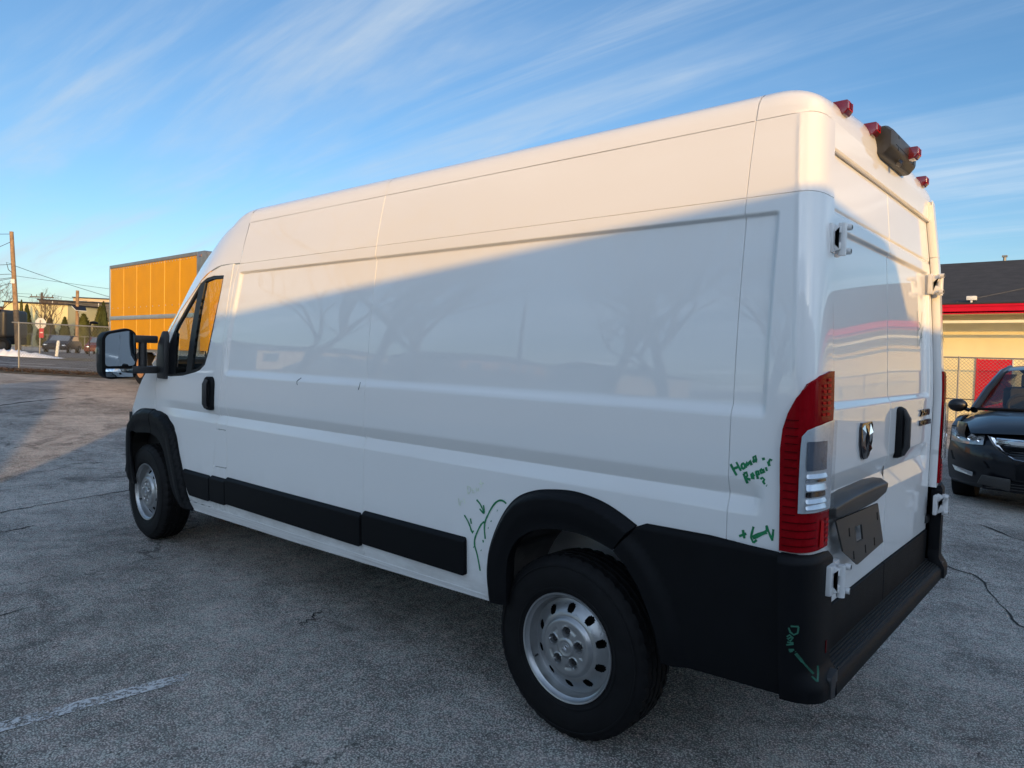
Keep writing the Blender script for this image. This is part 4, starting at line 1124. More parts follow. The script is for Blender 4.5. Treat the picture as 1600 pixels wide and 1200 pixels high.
for f in of:
    cxy = np.array([pts[i] for i in f]).mean(0); a = np.array([cxy[0]]); b = np.array([cxy[1]])
    if inpoly(a, b, outl)[0] and not any(inpoly(a, b, s)[0] for s in [hole] + slots): fs.append(tuple(f))
cnt = {}
for f in fs:
    for i in range(len(f)):
        e = (f[i], f[(i + 1) % len(f)]); cnt.setdefault((min(e), max(e)), []).append(e)
side_f = [(e[0][0], e[0][1], e[0][1] + k, e[0][0] + k) for e in cnt.values() if len(e) == 1]
m.add([bpt(y, z, .006) for y, z in pts] + [bpt(y, z, 0) for y, z in pts], fs + [tuple(i + k for i in f[::-1]) for f in fs] + side_f)
br = m.build('plate_bracket', M['plastic3'], gar)
# shield emblem
em = [(.455, 1.300), (.445, 1.312), (.315, 1.312), (.302, 1.300), (.300, 1.235), (.315, 1.215), (.335, 1.185), (.360, 1.174), (.405, 1.174), (.425, 1.185), (.452, 1.235)]
m = MB(); x0 = float(F_rear(.38, 1.25)[0]); m.prism(em, 'x', x0 - .010, x0 + .004); sh = m.build('shield_emblem', M['darkchrome'], doors[1], bevel=.003)
for poly, mt in (([(.448, 1.292), (.415, 1.305), (.405, 1.262), (.425, 1.238)], 'chrome'), ([(.308, 1.292), (.340, 1.305), (.352, 1.262), (.330, 1.232)], 'chrome'), ([(.395, 1.300), (.362, 1.300), (.372, 1.215), (.386, 1.215)], 'darkchrome'), ([(.440, 1.228), (.408, 1.222), (.400, 1.190), (.420, 1.196)], 'darkchrome'), ([(.318, 1.224), (.346, 1.230), (.352, 1.192), (.338, 1.196)], 'chrome')):
    c = Vector((sum(p[0] for p in poly) / len(poly), sum(p[1] for p in poly) / len(poly))); m = MB(); n = len(poly)
    m.add([(x0 - .0102, y, z) for y, z in poly] + [(x0 - .019, c.x, c.y)], [(i, (i + 1) % n, n) for i in range(n)])
    m.build('emblem_facet', M[mt], sh)
# badge lettering
def text_mesh(body, size, mat, name, parent, origin, xdir, ydir, extr=.003, align='LEFT', shear=0., width=None):
    cu = bpy.data.curves.new(name, 'FONT'); cu.body = body; cu.size = size; cu.extrude = extr; cu.align_x = align; cu.shear = shear; cu.resolution_u = 3
    o = bpy.data.objects.new(name, cu); COL.objects.link(o)
    dg = bpy.context.evaluated_depsgraph_get(); me = bpy.data.meshes.new_from_object(o.evaluated_get(dg))
    bpy.data.objects.remove(o, do_unlink=True)
    xs_ = [v.co.x for v in me.vertices]
    if width: 
        k = width / (max(xs_) - min(xs_)); me.transform(Matrix.Diagonal((k, 1, 1, 1)))
    X = Vector(xdir).normalized(); Y = Vector(ydir).normalized(); Z = X.cross(Y)
    me.transform(Matrix(((X.x, Y.x, Z.x, origin[0]), (X.y, Y.y, Z.y, origin[1]), (X.z, Y.z, Z.z, origin[2]), (0, 0, 0, 1))))
    me.materials.clear(); return link(name, me, mat, parent)
text_mesh('2500', .046, M['darkchrome'], 'badge_lettering', doors[-1], (float(F_rear(-.56, 1.288)[0]) - .004, -.545, 1.288), (0, -1, 0), (0, 0, 1), .004, width=.20)
text_mesh('PROMASTER', .036, M['darkchrome'], 'badge_lettering', doors[-1], (float(F_rear(-.56, 1.245)[0]) - .004, -.545, 1.243), (0, -1, 0), (0, 0, 1), .004, width=.24)

# ---------------- rear step bumper
m = MB()
prof = [(-.880, .545), (-.925, .540), (-.972, .524), (-.984, .510), (-.988, .470), (-.980, .456), (-.93, .450), (-.88, .452)]
rowsL = [[(x, y, z) for x, z in prof] for y in np.linspace(-.868, .868, 14)]
m.grid(rowsL, close=True); n = len(prof); m.add(rowsL[0], [tuple(range(n))]); m.add(rowsL[-1], [tuple(range(n))])
stp = m.build('rear_step', M['plastic'], van, smooth=True, angle=40)
for k in range(7):
    x = -.905 - k * .0105
    zt = float(np.interp(-x, [.880, .925, .975], [.545, .540, .522]))
    m = MB(); m.box(x - .0022, x + .0022, -.83, .80, zt - .001, zt + .0045); m.build('tread_rib', M['plastic3'], stp)
m = MB(); m.box(-.88, -.75, -.85, .85, .50, .60); m.build('step_beam', M['under'], stp)
for sd in (1, -1):
    m = MB(); m.prism(roundpoly([(sd * .850, .460), (sd * .915, .466), (sd * .917, .535), (sd * .850, .550)], .012), 'x', -.984, -.86)
    m.build('step_end_cap', M['plastic2'], stp, bevel=.006)
    m = MB(); m.box(-.953, -.945, sd * .874, sd * .884, .600, .640); m.build('reflector', M['reddeep'], van)

# ---------------- roof lamps and the camera housing
def roof_pt(y, ph):
    zt = float(np.interp(abs(y), [p[0] for p in ROOFP[:10]][::-1], [p[1] for p in ROOFP[:10]][::-1]))
    return Vector((-.70 - .1655 * math.sin(R(ph)), y, 2.337 + (zt - 2.337) * math.cos(R(ph)) ** .8))
def marker(pos):
    x, y, z = pos
    m = MB(); m.prism([(x + .03, z + .022), (x - .020, z + .022), (x - .026, z + .015), (x - .026, z - .010), (x - .014, z - .024), (x + .03, z - .032)], 'y', y - .028, y + .028)
    o = m.build('marker_lamp', M['marker'], van, bevel=.006, seg=3)
    m = MB(); m.box(x - .0275, x - .024, y - .014, y + .014, z - .008, z + .013); m.build('lamp_window', M['reddeep'], o, bevel=.001)
    m = MB(); m.box(x - .0268, x - .023, y - .019, y + .019, z - .0125, z - .010); m.box(x - .0268, x - .023, y - .019, y - .0165, z - .0100, z + .016); m.box(x - .0268, x - .023, y + .0165, y + .019, z - .0100, z + .016); m.build('lamp_bezel', M['redbright'], o)
    return o
for y in (.625, .262, -.262, -.625):
    p = roof_pt(y, 58); marker((p.x - .016, p.y, p.z - .012))
m = MB()
hx = [(-.77, 2.455), (-.890, 2.462), (-.920, 2.435), (-.920, 2.372), (-.895, 2.342), (-.80, 2.345)]
prow = []
for y, k in ((-.205, .86), (-.18, 1), (.185, 1), (.21, .86)):
    cxm = sum(p[0] for p in hx) / 6; czm = sum(p[1] for p in hx) / 6
    prow.append([(cxm + (x - cxm) * k, y, czm + (z - czm) * k) for x, z in hx])
m.grid(prow, close=True); m.add(prow[0], [tuple(range(6))]); m.add(prow[-1], [tuple(range(6))])
hs = m.build('camera_housing', M['plastic3'], van, bevel=.012, seg=3)
marker((-.930, -.075, 2.405))
for y, z in ((.12, 2.425), (.12, 2.380), (-.14, 2.425), (-.14, 2.380)):
    m = MB(); m.tube([(-.914, y, z), (-.9215, y, z)], .007, 10); m.build('screw_hole', M['gasket'], hs)
m = MB(); m.tube([(-.905, .05, 2.345), (-.918, .05, 2.335)], .013, 12); m.build('camera_lens', M['darkchrome'], hs)
m = MB(); m.prism([(-.918, 2.392), (-.9215, 2.390), (-.9215, 2.387), (-.918, 2.387)], 'y', -.146, .156); m.build('housing_seam', M['gasket'], hs)

# ---------------- front door furniture
def flank(x, z, off=0., sd=1):
    p = F_side(np.array(x), np.array(z), sd); return Vector((float(p[0]), float(p[1]) + sd * off, float(p[2])))
drs = [o for o in van.children if o.name.startswith('front_door')]
for sd, dr in zip((1, -1), drs):
    y = float(Wz(1.22)) - float(nose(np.array(2.95)))
    m = MB(); hp = roundpoly([(3.024, 1.300), (2.995, 1.334), (2.905, 1.336), (2.882, 1.300), (2.888, 1.135), (2.91, 1.112), (2.985, 1.112), (3.018, 1.135)], .02)
    n = len(hp); cc = (2.952, 1.225)
    m.add([(x, sd * (y - .01), z) for x, z in hp] + [(x, sd * (y + .008), z) for x, z in hp] + [(cc[0] + (x - cc[0]) * .86, sd * (y + .017), cc[1] + (z - cc[1]) * .95) for x, z in hp],
          [(i, (i + 1) % n, n + (i + 1) % n, n + i) for i in range(n)] + [(n + i, n + (i + 1) % n, 2 * n + (i + 1) % n, 2 * n + i) for i in range(n)] + [tuple(range(2 * n, 3 * n))])
    h = m.build('door_handle', M['plastic'], dr, smooth=True, angle=40)
    m = MB(); m.prism(roundpoly([(2.978, 1.29), (2.925, 1.29), (2.925, 1.16), (2.978, 1.16)], .02), 'y', sd * (y + .0155), sd * (y + .0185)); m.build('handle_pocket', M['gasket'], h)
    m = MB(); m.tube([(2.952, sd * (y + .022), 1.312), (2.952, sd * (y + .034), 1.285), (2.952, sd * (y + .034), 1.155), (2.952, sd * (y + .022), 1.13)], [.016, .018, .018, .016], 10); m.build('handle_grip', M['plastic2'], h, smooth=True)
    # long-arm mirror
    yb = float(Wz(1.45)) - float(nose(np.array(3.62)))
    m = MB(); m.prism([(3.60, 1.292), (3.72, 1.292), (3.74, 1.40), (3.71, 1.55), (3.645, 1.63), (3.62, 1.64), (3.60, 1.60)], 'y', sd * (yb - .01), sd * (yb + .030))
    mir = m.build('mirror', M['plastic2'], dr, bevel=.008)
    def YY(v): return sd * (v - .988 + yb)
    for z0, z1 in ((1.548, 1.602), (1.328, 1.382)):
        m = MB(); m.box(3.69, 3.755, YY(1.02), YY(1.20), z0, z1); m.build('mirror_arm', M['plastic2'], mir, bevel=.012)
    m = MB(); m.tube([(3.72, YY(1.118), 1.33), (3.72, YY(1.118), 1.60)], .028, 14); m.build('mirror_tube', M['plastic2'], mir, smooth=True)
    m = MB(); ho = roundpoly([(YY(1.165), 1.300), (YY(1.345), 1.285), (YY(1.393), 1.32), (YY(1.395), 1.575), (YY(1.372), 1.615), (YY(1.22), 1.652), (YY(1.168), 1.62)], .03)
    n = len(ho); c = (YY(1.29), 1.46)
    m.add([(3.735, a, b) for a, b in ho] + [(3.70, c[0] + (a - c[0]) * .985, c[1] + (b - c[1]) * .985) for a, b in ho] + [(3.80, c[0] + (a - c[0]) * .98, c[1] + (b - c[1]) * .98) for a, b in ho] + [(3.88, c[0] + (a - c[0]) * .75, c[1] + (b - c[1]) * .78) for a, b in ho],
          [tuple(range(n, 2 * n))] + [(i, (i + 1) % n, n + (i + 1) % n, n + i) for i in range(n)] + [(i, (i + 1) % n, 2 * n + (i + 1) % n, 2 * n + i) for i in range(n)] + [(2 * n + i, 2 * n + (i + 1) % n, 3 * n + (i + 1) % n, 3 * n + i) for i in range(n)] + [tuple(range(3 * n, 4 * n))])
    m.build('mirror_housing', M['plastic'], mir, smooth=True, angle=50)
    def plate(name, poly, x, yaw, pitch, mat):
        mm = MB(); cyy = sum(p[0] for p in poly) / len(poly); czz = sum(p[1] for p in poly) / len(poly)
        mm.add([(x + (a - cyy) * yaw + (b - czz) * pitch, a, b) for a, b in poly], [tuple(range(len(poly)))])
        return mm.build(name, mat, mir, recalc=False)
    plate('mirror_glass', roundpoly([(YY(1.182), 1.385), (YY(1.374), 1.378), (YY(1.376), 1.575), (YY(1.355), 1.602), (YY(1.222), 1.632), (YY(1.184), 1.605)], .025), 3.688, .02 * sd, -.03, M['mirrorglass'])
    mm = MB(); rws = []
    for z in np.linspace(1.306, 1.362, 6):
        rws.append([(3.692 - .010 * (1 - ((q - .5) * 2) ** 2) - .004 * (1 - ((z - 1.334) / .028) ** 2), YY(1.19 + .175 * q + .008 * math.sin((z - 1.3) * 40)), z) for q in np.linspace(0, 1, 14)])
    mm.grid(rws); mm.build('spotter_mirror', M['mirrorglass'], mir, smooth=True)
    m = MB(); m.prism([(3.72, 1.40), (3.80, 1.40), (3.79, 1.50), (3.73, 1.52)], 'y', YY(1.382), YY(1.408)); m.build('turn_lamp', M['clear'], mir, bevel=.006)

# ---------------- marker-pen writing on the paint and plastic
def stroke(name, pts, width, mat, fn, parent=None):
    """pts on a surface; a flat ribbon lying 1 mm proud of it"""
    P = [Vector(fn(*p)) for p in pts]
    dense = []
    for i in range(len(P) - 1):
        k = max(1, int((P[i + 1] - P[i]).length / .008))
        for q in range(k):
            t = q / k
            a, b, c, d = P[max(i - 1, 0)], P[i], P[i + 1], P[min(i + 2, len(P) - 1)]
            dense.append(.5 * ((2 * b) + (c - a) * t + (2 * a - 5 * b + 4 * c - d) * t * t + (-a + 3 * b - 3 * c + d) * t ** 3))
    dense.append(P[-1]); return dense
def ribbon(mb, dense, width, nrm):
    L, Rr = [], []
    for i, p in enumerate(dense):
        t = (dense[min(i + 1, len(dense) - 1)] - dense[max(i - 1, 0)]); s_ = t.cross(nrm)
        s_ = s_.normalized() * width * .5 * random.uniform(.8, 1.12) if s_.length > 1e-9 else Vector((0, 0, width * .5))
        L.append(p - s_); Rr.append(p + s_)
    mb.grid([L, Rr])
def writing(name, strokes, width, mat, fn, nrm, parent=van):
    for s in strokes:
        mb = MB(); ribbon(mb, stroke('', s, width, mat, fn), width, Vector(nrm)); mb.build(name, mat, parent, recalc=False)
# handwriting, as (x, z) on the flank or (y, z) on the doors
HOME = [[(-0.667,1.187),(-0.677,1.17),(-0.689,1.152)],[(-0.686,1.196),(-0.695,1.181),(-0.703,1.169)],[(-0.677,1.172),(-0.697,1.183)],[(-0.716,1.186),(-0.715,1.18),(-0.71,1.177),(-0.706,1.179),(-0.704,1.185),(-0.705,1.191),(-0.71,1.194),(-0.714,1.192),(-0.716,1.186)],[(-0.719,1.181),(-0.72,1.2),(-0.726,1.189),(-0.731,1.206),(-0.738,1.192)],[(-0.741,1.202),(-0.752,1.212),(-0.749,1.224),(-0.742,1.218),(-0.744,1.206),(-0.755,1.206)],[(-0.712,1.161),(-0.719,1.145),(-0.725,1.13)],[(-0.712,1.161),(-0.722,1.166),(-0.725,1.156),(-0.718,1.147)],[(-0.718,1.147),(-0.736,1.144)],[(-0.738,1.153),(-0.747,1.16),(-0.742,1.167),(-0.738,1.161),(-0.741,1.15),(-0.749,1.151)],[(-0.752,1.174),(-0.76,1.15)],[(-0.752,1.172),(-0.76,1.175),(-0.763,1.166),(-0.756,1.161)],[(-0.773,1.184),(-0.767,1.178),(-0.77,1.17),(-0.776,1.174)],[(-0.774,1.184),(-0.78,1.172)],[(-0.784,1.191),(-0.788,1.179)],[(-0.79,1.21),(-0.796,1.196)],[(-0.792,1.206),(-0.797,1.218),(-0.803,1.214)],[(-0.768,1.151),(-0.775,1.156),(-0.781,1.151),(-0.777,1.143),(-0.783,1.136)],[(-0.788,1.133),(-0.79,1.132)],[(-0.771,1.215),(-0.78,1.218)],[(-0.704,0.953),(-0.717,0.96),(-0.728,0.966)],[(-0.716,0.976),(-0.719,0.963),(-0.722,0.949)]]
ARROW = [[(-0.751,0.993),(-0.745,0.966),(-0.744,0.956),(-0.752,0.94)],[(-0.752,0.94),(-0.763,0.952)],[(-0.793,1.005),(-0.799,0.989),(-0.813,0.959)],[(-0.813,0.959),(-0.815,0.996)],[(-0.792,1.003),(-0.795,0.984)]]
ARROW2 = [[(-0.749,0.956),(-0.77,0.97),(-0.794,0.984)]]
ARC = [[(0.314,0.9),(0.328,0.908),(0.349,0.909),(0.373,0.896),(0.397,0.869),(0.419,0.833),(0.434,0.802),(0.438,0.768),(0.432,0.727)],[(0.439,0.801),(0.459,0.784),(0.484,0.741),(0.496,0.71),(0.496,0.686),(0.48,0.646),(0.462,0.579)],[(0.487,0.89),(0.467,0.876),(0.451,0.856),(0.441,0.838)],[(0.468,0.853),(0.441,0.838),(0.445,0.873)],[(0.561,0.809),(0.537,0.784),(0.51,0.739)],[(0.523,0.757),(0.51,0.739),(0.503,0.75)],[(0.523,0.801),(0.517,0.778)],[(0.497,0.708),(0.495,0.687)],[(0.401,0.812),(0.397,0.809)],[(0.366,0.863),(0.363,0.862)],[(0.417,0.778),(0.414,0.777)],[(0.446,0.719),(0.443,0.709)],[(0.458,0.672),(0.455,0.67)],[(0.503,0.678),(0.5,0.675)]]
PALE = [[(0.599,0.88),(0.592,0.847),(0.582,0.873),(0.572,0.865)],[(0.566,0.885),(0.559,0.862)],[(0.544,0.941),(0.54,0.908)],[(0.544,0.941),(0.524,0.939),(0.527,0.919),(0.54,0.908)],[(0.517,0.926),(0.504,0.935),(0.513,0.917),(0.5,0.919)],[(0.491,0.944),(0.488,0.925),(0.478,0.943),(0.475,0.929)],[(0.466,0.98),(0.459,0.948)],[(0.475,0.962),(0.447,0.969)]]
TICK = [[(1.883,1.369),(1.915,1.347),(1.907,1.327)],[(1.339,1.369),(1.337,1.347),(1.345,1.329)]]
DENT = [[(-0.8934,1.0411,0.7147),(-0.9046,1.0357,0.7153),(-0.9141,1.0296,0.7156)],[(-0.9136,1.0299,0.7153),(-0.9118,1.0307,0.6952),(-0.9024,1.0363,0.6888),(-0.8932,1.0408,0.6959),(-0.8881,1.0428,0.7092)],[(-0.884,1.0435,0.6796),(-0.8916,1.0411,0.6871),(-0.9007,1.0369,0.6794),(-0.894,1.0398,0.6679),(-0.8863,1.0426,0.6734),(-0.8981,1.0383,0.6821)],[(-0.8858,1.0425,0.6632),(-0.9024,1.0356,0.663)],[(-0.8834,1.043,0.6537),(-0.9025,1.0355,0.66)],[(-0.8931,1.0392,0.6339),(-0.898,1.0373,0.6426),(-0.8998,1.0361,0.6368),(-0.8931,1.0392,0.6339)],[(-0.8903,1.0403,0.6398),(-0.9049,1.0337,0.6421)],[(-0.9077,1.0319,0.6367),(-0.9087,1.0312,0.6356)],[(-0.9479,0.9947,0.5601),(-0.9557,0.9895,0.5519),(-0.9626,0.9852,0.5448)],[(-0.9626,0.9852,0.5448),(-0.9588,0.9692,0.5643),(-0.9565,0.9689,0.5878)]]
SHAFT = [[(-0.9088,1.031,0.631),(-0.9146,1.0268,0.6227),(-0.9203,1.022,0.6143),(-0.9259,1.0169,0.6056)]]
SHAFT2 = [[(-0.9259,1.0169,0.6056),(-0.93,1.0124,0.5993),(-0.934,1.0078,0.5928),(-0.9379,1.0028,0.5862),(-0.9421,0.9971,0.5793),(-0.9462,0.9911,0.5723),(-0.9507,0.9864,0.5658)]]
RD = [[(-0.559,1.787),(-0.553,1.704),(-0.555,1.613)],[(-0.665,1.791),(-0.633,1.707),(-0.651,1.636)],[(-0.683,1.72),(-0.579,1.624)],[(-0.589,1.736),(-0.622,1.717),(-0.574,1.694)],[(-0.631,1.687),(-0.654,1.667),(-0.617,1.661)]]
fside = lambda x, z: flank(x, z, .0016)
fbump = lambda x, y, z: (x, y, z)
NY = (0, 1, 0)
writing('marker_stroke', HOME, .0085, M['green'], fside, NY)
writing('marker_stroke', ARROW, .0075, M['green'], fside, NY)
writing('marker_stroke', ARROW2, .013, M['green'], fside, NY)
writing('marker_stroke', ARC, .0085, M['green'], fside, NY)
writing('marker_stroke', PALE, .006, M['chalk'], fside, NY)
writing('marker_stroke', TICK, .005, M['inkdark'], fside, NY)
writing('marker_stroke', DENT, .0055, M['greendry'], fbump, (-.4, 1, 0))
writing('marker_stroke', SHAFT, .012, M['greendry'], fbump, (-.4, 1, 0))
writing('marker_stroke', SHAFT2, .007, M['greendry'], fbump, (-.4, 1, 0))
writing('marker_stroke', RD, .004, M['greendry'], lambda y, z: rp(y, z, .0016), (-1, 0, 0), doors[-1])
writing('marker_stroke', [[(-.905, 1.81), (-.878, 1.768), (-.897, 1.768)], [(-.899, 1.681), (-.887, 1.670), (-.915, 1.65)], [(-.900, 1.675), (-.908, 1.64)]], .004, M['inkdark'], lambda y, z: Vector((float(XD(z)) - .0365, y, z)), (-1, 0, 0))
# ================================================================== OTHER VEHICLES
M['truckyellow'] = pmat('truck_yellow', (.66, .30, .001), .55, var=.07, scale=2.2, spec=.18, rvar=.08)
M['truckseam'] = pmat('panel_seam', (.85, .45, .06), .5, var=.1, spec=.2)
M['alu'] = pmat('aluminium_rail', (.24, .24, .24), .4, metal=.5, var=.15, scale=8)
M['alulight'] = pmat('bright_aluminium', (.42, .42, .41), .35, metal=.6, var=.1)
M['rust'] = pmat('rusty_wheel', (.32, .17, .08), .7, var=.3, scale=8)
tk = empty('box_truck', Matrix.Translation((18.2, -4.9, .44)))
tag(tk, 'yellow box truck parked beyond the front of the van', 'truck')
def tb(name, mat, x0, x1, y0, y1, z0, z1, parent=tk, bevel=0.):
    m = MB(); m.box(x0 - 18.2, x1 - 18.2, y0 + 4.9, y1 + 4.9, z0 - .44, z1 - .44); return m.build(name, mat, parent, bevel=bevel)
body = tb('cargo_box', M['truckyellow'], 15.75, 21.36, -7.3, -4.9, 1.44, 3.80)
xsn = [15.75, 16.72, 17.62, 18.50, 19.42, 20.34, 21.36]
for a, b in zip(xsn[:-1], xsn[1:]):
    for z0, z1 in ((1.47, 2.27), (2.38, 3.785)):
        tb('box_panel', M['truckyellow'], a + .006, b - .006, -4.9, -4.894, z0, z1, body)
    tb('panel_strip', M['truckseam'], a - .02, a + .02, -4.8955, -4.889, 1.47, 3.785, body)
tb('side_rail', M['alulight'], 15.75, 21.36, -4.9, -4.872, 2.27, 2.38, body, .004)
tb('top_rail', M['alu'], 15.75, 21.38, -4.95, -4.878, 3.79, 3.885, body, .01)
tb('corner_post', M['alulight'], 21.30, 21.385, -4.93, -4.876, 1.44, 3.84, body, .01)
tb('corner_post', M['alu'], 15.66, 15.76, -4.96, -4.874, 1.44, 3.80, body, .01)
m = MB(); m.prism([(15.15 - 18.2, 2.95), (15.15 - 18.2, 3.28), (15.24 - 18.2, 3.40), (15.4 - 18.2, 3.445), (15.74 - 18.2, 3.445), (15.74 - 18.2, 2.95)], 'y', -2.38, .03); m.build('nose_cap', M['alu'], body, bevel=.03)
tb('front_wall', M['truckyellow'], 15.2, 15.76, -7.26, -4.93, 1.44, 3.385, body, .01)
m = MB(); m.box(15.5 - 18.2, 15.62 - 18.2, .03, .045, 3.30, 3.36); m.build('marker_lamp', M['marker'], body)
for k in range(34):
    x = 15.82 + k * (5.5 / 33)
    tb('rivet', M['alulight'], x - .016, x + .016, -4.894, -4.886, 3.74, 3.77, body)
for k in range(14):
    x = 15.95 + k * .40
    tb('rivet', M['alulight'], x - .014, x + .014, -4.894, -4.887, 2.60, 2.63, body)
tb('chassis', M['under'], 12.6, 21.3, -6.6, -5.6, .95, 1.25)
tb('skirt_rail', M['alu'], 15.7, 21.3, -5.05, -4.93, 1.36, 1.44)
m = MB(); m.prism([(14.9 - 18.2, .55), (14.95 - 18.2, 2.35), (13.9 - 18.2, 2.30), (13.35 - 18.2, 1.45), (12.5 - 18.2, 1.25), (12.45 - 18.2, .45)], 'y', -2.2, -.15); cab_ = m.build('cab', M['truckyellow'], tk, bevel=.06, seg=3)
m = MB(); m.prism([(14.75 - 18.2, 1.5), (14.78 - 18.2, 2.18), (13.98 - 18.2, 2.14), (13.55 - 18.2, 1.5)], 'y', -.149, -.14); m.build('cab_window', M['carglass'], cab_)
def tyre_simple(name, parent, loc, r, w, rim, rimmat):
    m = MB(); m.grid(lathe([(r * .55, -w * .45), (r * .8, -w / 2), (r * .95, -w * .47), (r, -w * .36), (r, w * .36), (r * .95, w * .47), (r * .8, w / 2), (r * .55, w * .45)], 40), close=True); o = m.build(name, M['rubber'], parent, smooth=True); o.location = loc
    m = MB(); m.grid(lathe([(r * .6, w * .46), (r * .56, w * .47), (r * .50, w * .38), (r * .42, w * .25), (r * .2, w * .3), (.005, w * .34)], 32), close=True); m.grid(lathe([(r * .6, -w * .46), (r * .50, -w * .3), (.005, -w * .3)], 24), close=True); m.build('rim', rimmat, o, smooth=True)
    return o
for x in (19.25, 13.5):
    for y in (-.16, -2.2):
        tyre_simple('wheel', tk, (x - 18.2, y, .48), .48, .28, .3, M['rust'])
tb('mud_flap', M['plastic'], 19.78, 19.81, -5.25, -4.92, .62, 1.2)

# ------------------------------------------------------------------ dark SUV at the right
M['suvpaint'] = pmat('black_car_paint', (.003, .004, .007), .35, spec=.3, coat=.55, coat_rough=.02, var=.2, scale=3)
M['suvglass'] = M['carglass']
M['lampdark'] = pmat('smoked_lamp', (.34, .35, .36), .2, metal=.4, coat=1., var=.35, scale=18)
M['tan'] = pmat('tan_interior', (.42, .36, .26), .8, var=.15, scale=6)
sx, sy = -1.06, -8.35
suv = empty('parked_suv', Matrix.Translation((sx, sy, ground_z(sx, sy - 0) - .02)))
tag(suv, 'black suv with chrome grille parked nose out beside the red door', 'car')
# body: stations along y (front at +2.42), half profile from sill to centre
def suv_sec(y, w, zb, zs, zh, tuck=.06):
    half = [(w - tuck, zb), (w - .02, zb + .12), (w, (zb + zs) / 2), (w - .015, zs - .06), (w - .07, zs), (w * .62, zh - .012), (w * .3, zh), (0, zh)]
    return [(x, y, z) for x, z in half] + [(-x, y, z) for x, z in half[::-1][1:]]
def suv_loft(name, secs, mat, parent=suv, cap0=False, cap1=False):
    m = MB(); rows = [suv_sec(*s) for s in secs]; m.grid(rows); n = len(rows[0])
    if cap0: m.add(rows[0], [tuple(range(n))])
    if cap1: m.add(rows[-1], [tuple(range(n))])
    return m.build(name, mat, parent, smooth=True, angle=42)
bonnet = suv_loft('bonnet', [(1.00, .93, .62, 1.00, 1.10), (1.35, .93, .62, .99, 1.075), (1.75, .92, .74, .955, 1.04), (2.02, .885, .84, .90, .985), (2.17, .84, .85, .868, .93), (2.27, .76, .845, .85, .875)], M['suvpaint'])
suv_loft('body_side', [(-2.38, .84, .40, .95, 1.02), (-2.2, .93, .36, 1.0, 1.06), (-1.0, .975, .30, 1.02, 1.07), (.4, .975, .28, 1.01, 1.07), (1.02, .96, .28, .99, 1.06)], M['suvpaint'], cap0=True)
m = MB()
def bump_row(z, yf, w, rnd):
    out = []
    for k in range(25):
        a = -1 + 2 * k / 24; x = w * a; y = yf - rnd * abs(a) ** 3.2; out.append((x, y, z))
    return out
m.grid([bump_row(.86, 2.20, .84, .22), bump_row(.80, 2.33, .90, .34), bump_row(.72, 2.40, .945, .44), bump_row(.60, 2.43, .965, .50), bump_row(.50, 2.43, .97, .52), bump_row(.40, 2.41, .96, .50), bump_row(.30, 2.38, .945, .48), bump_row(.24, 2.28, .92, .46), bump_row(.23, 1.75, .9, .1)])
bmp = m.build('front_bumper', M['suvpaint'], suv, smooth=True, angle=40)
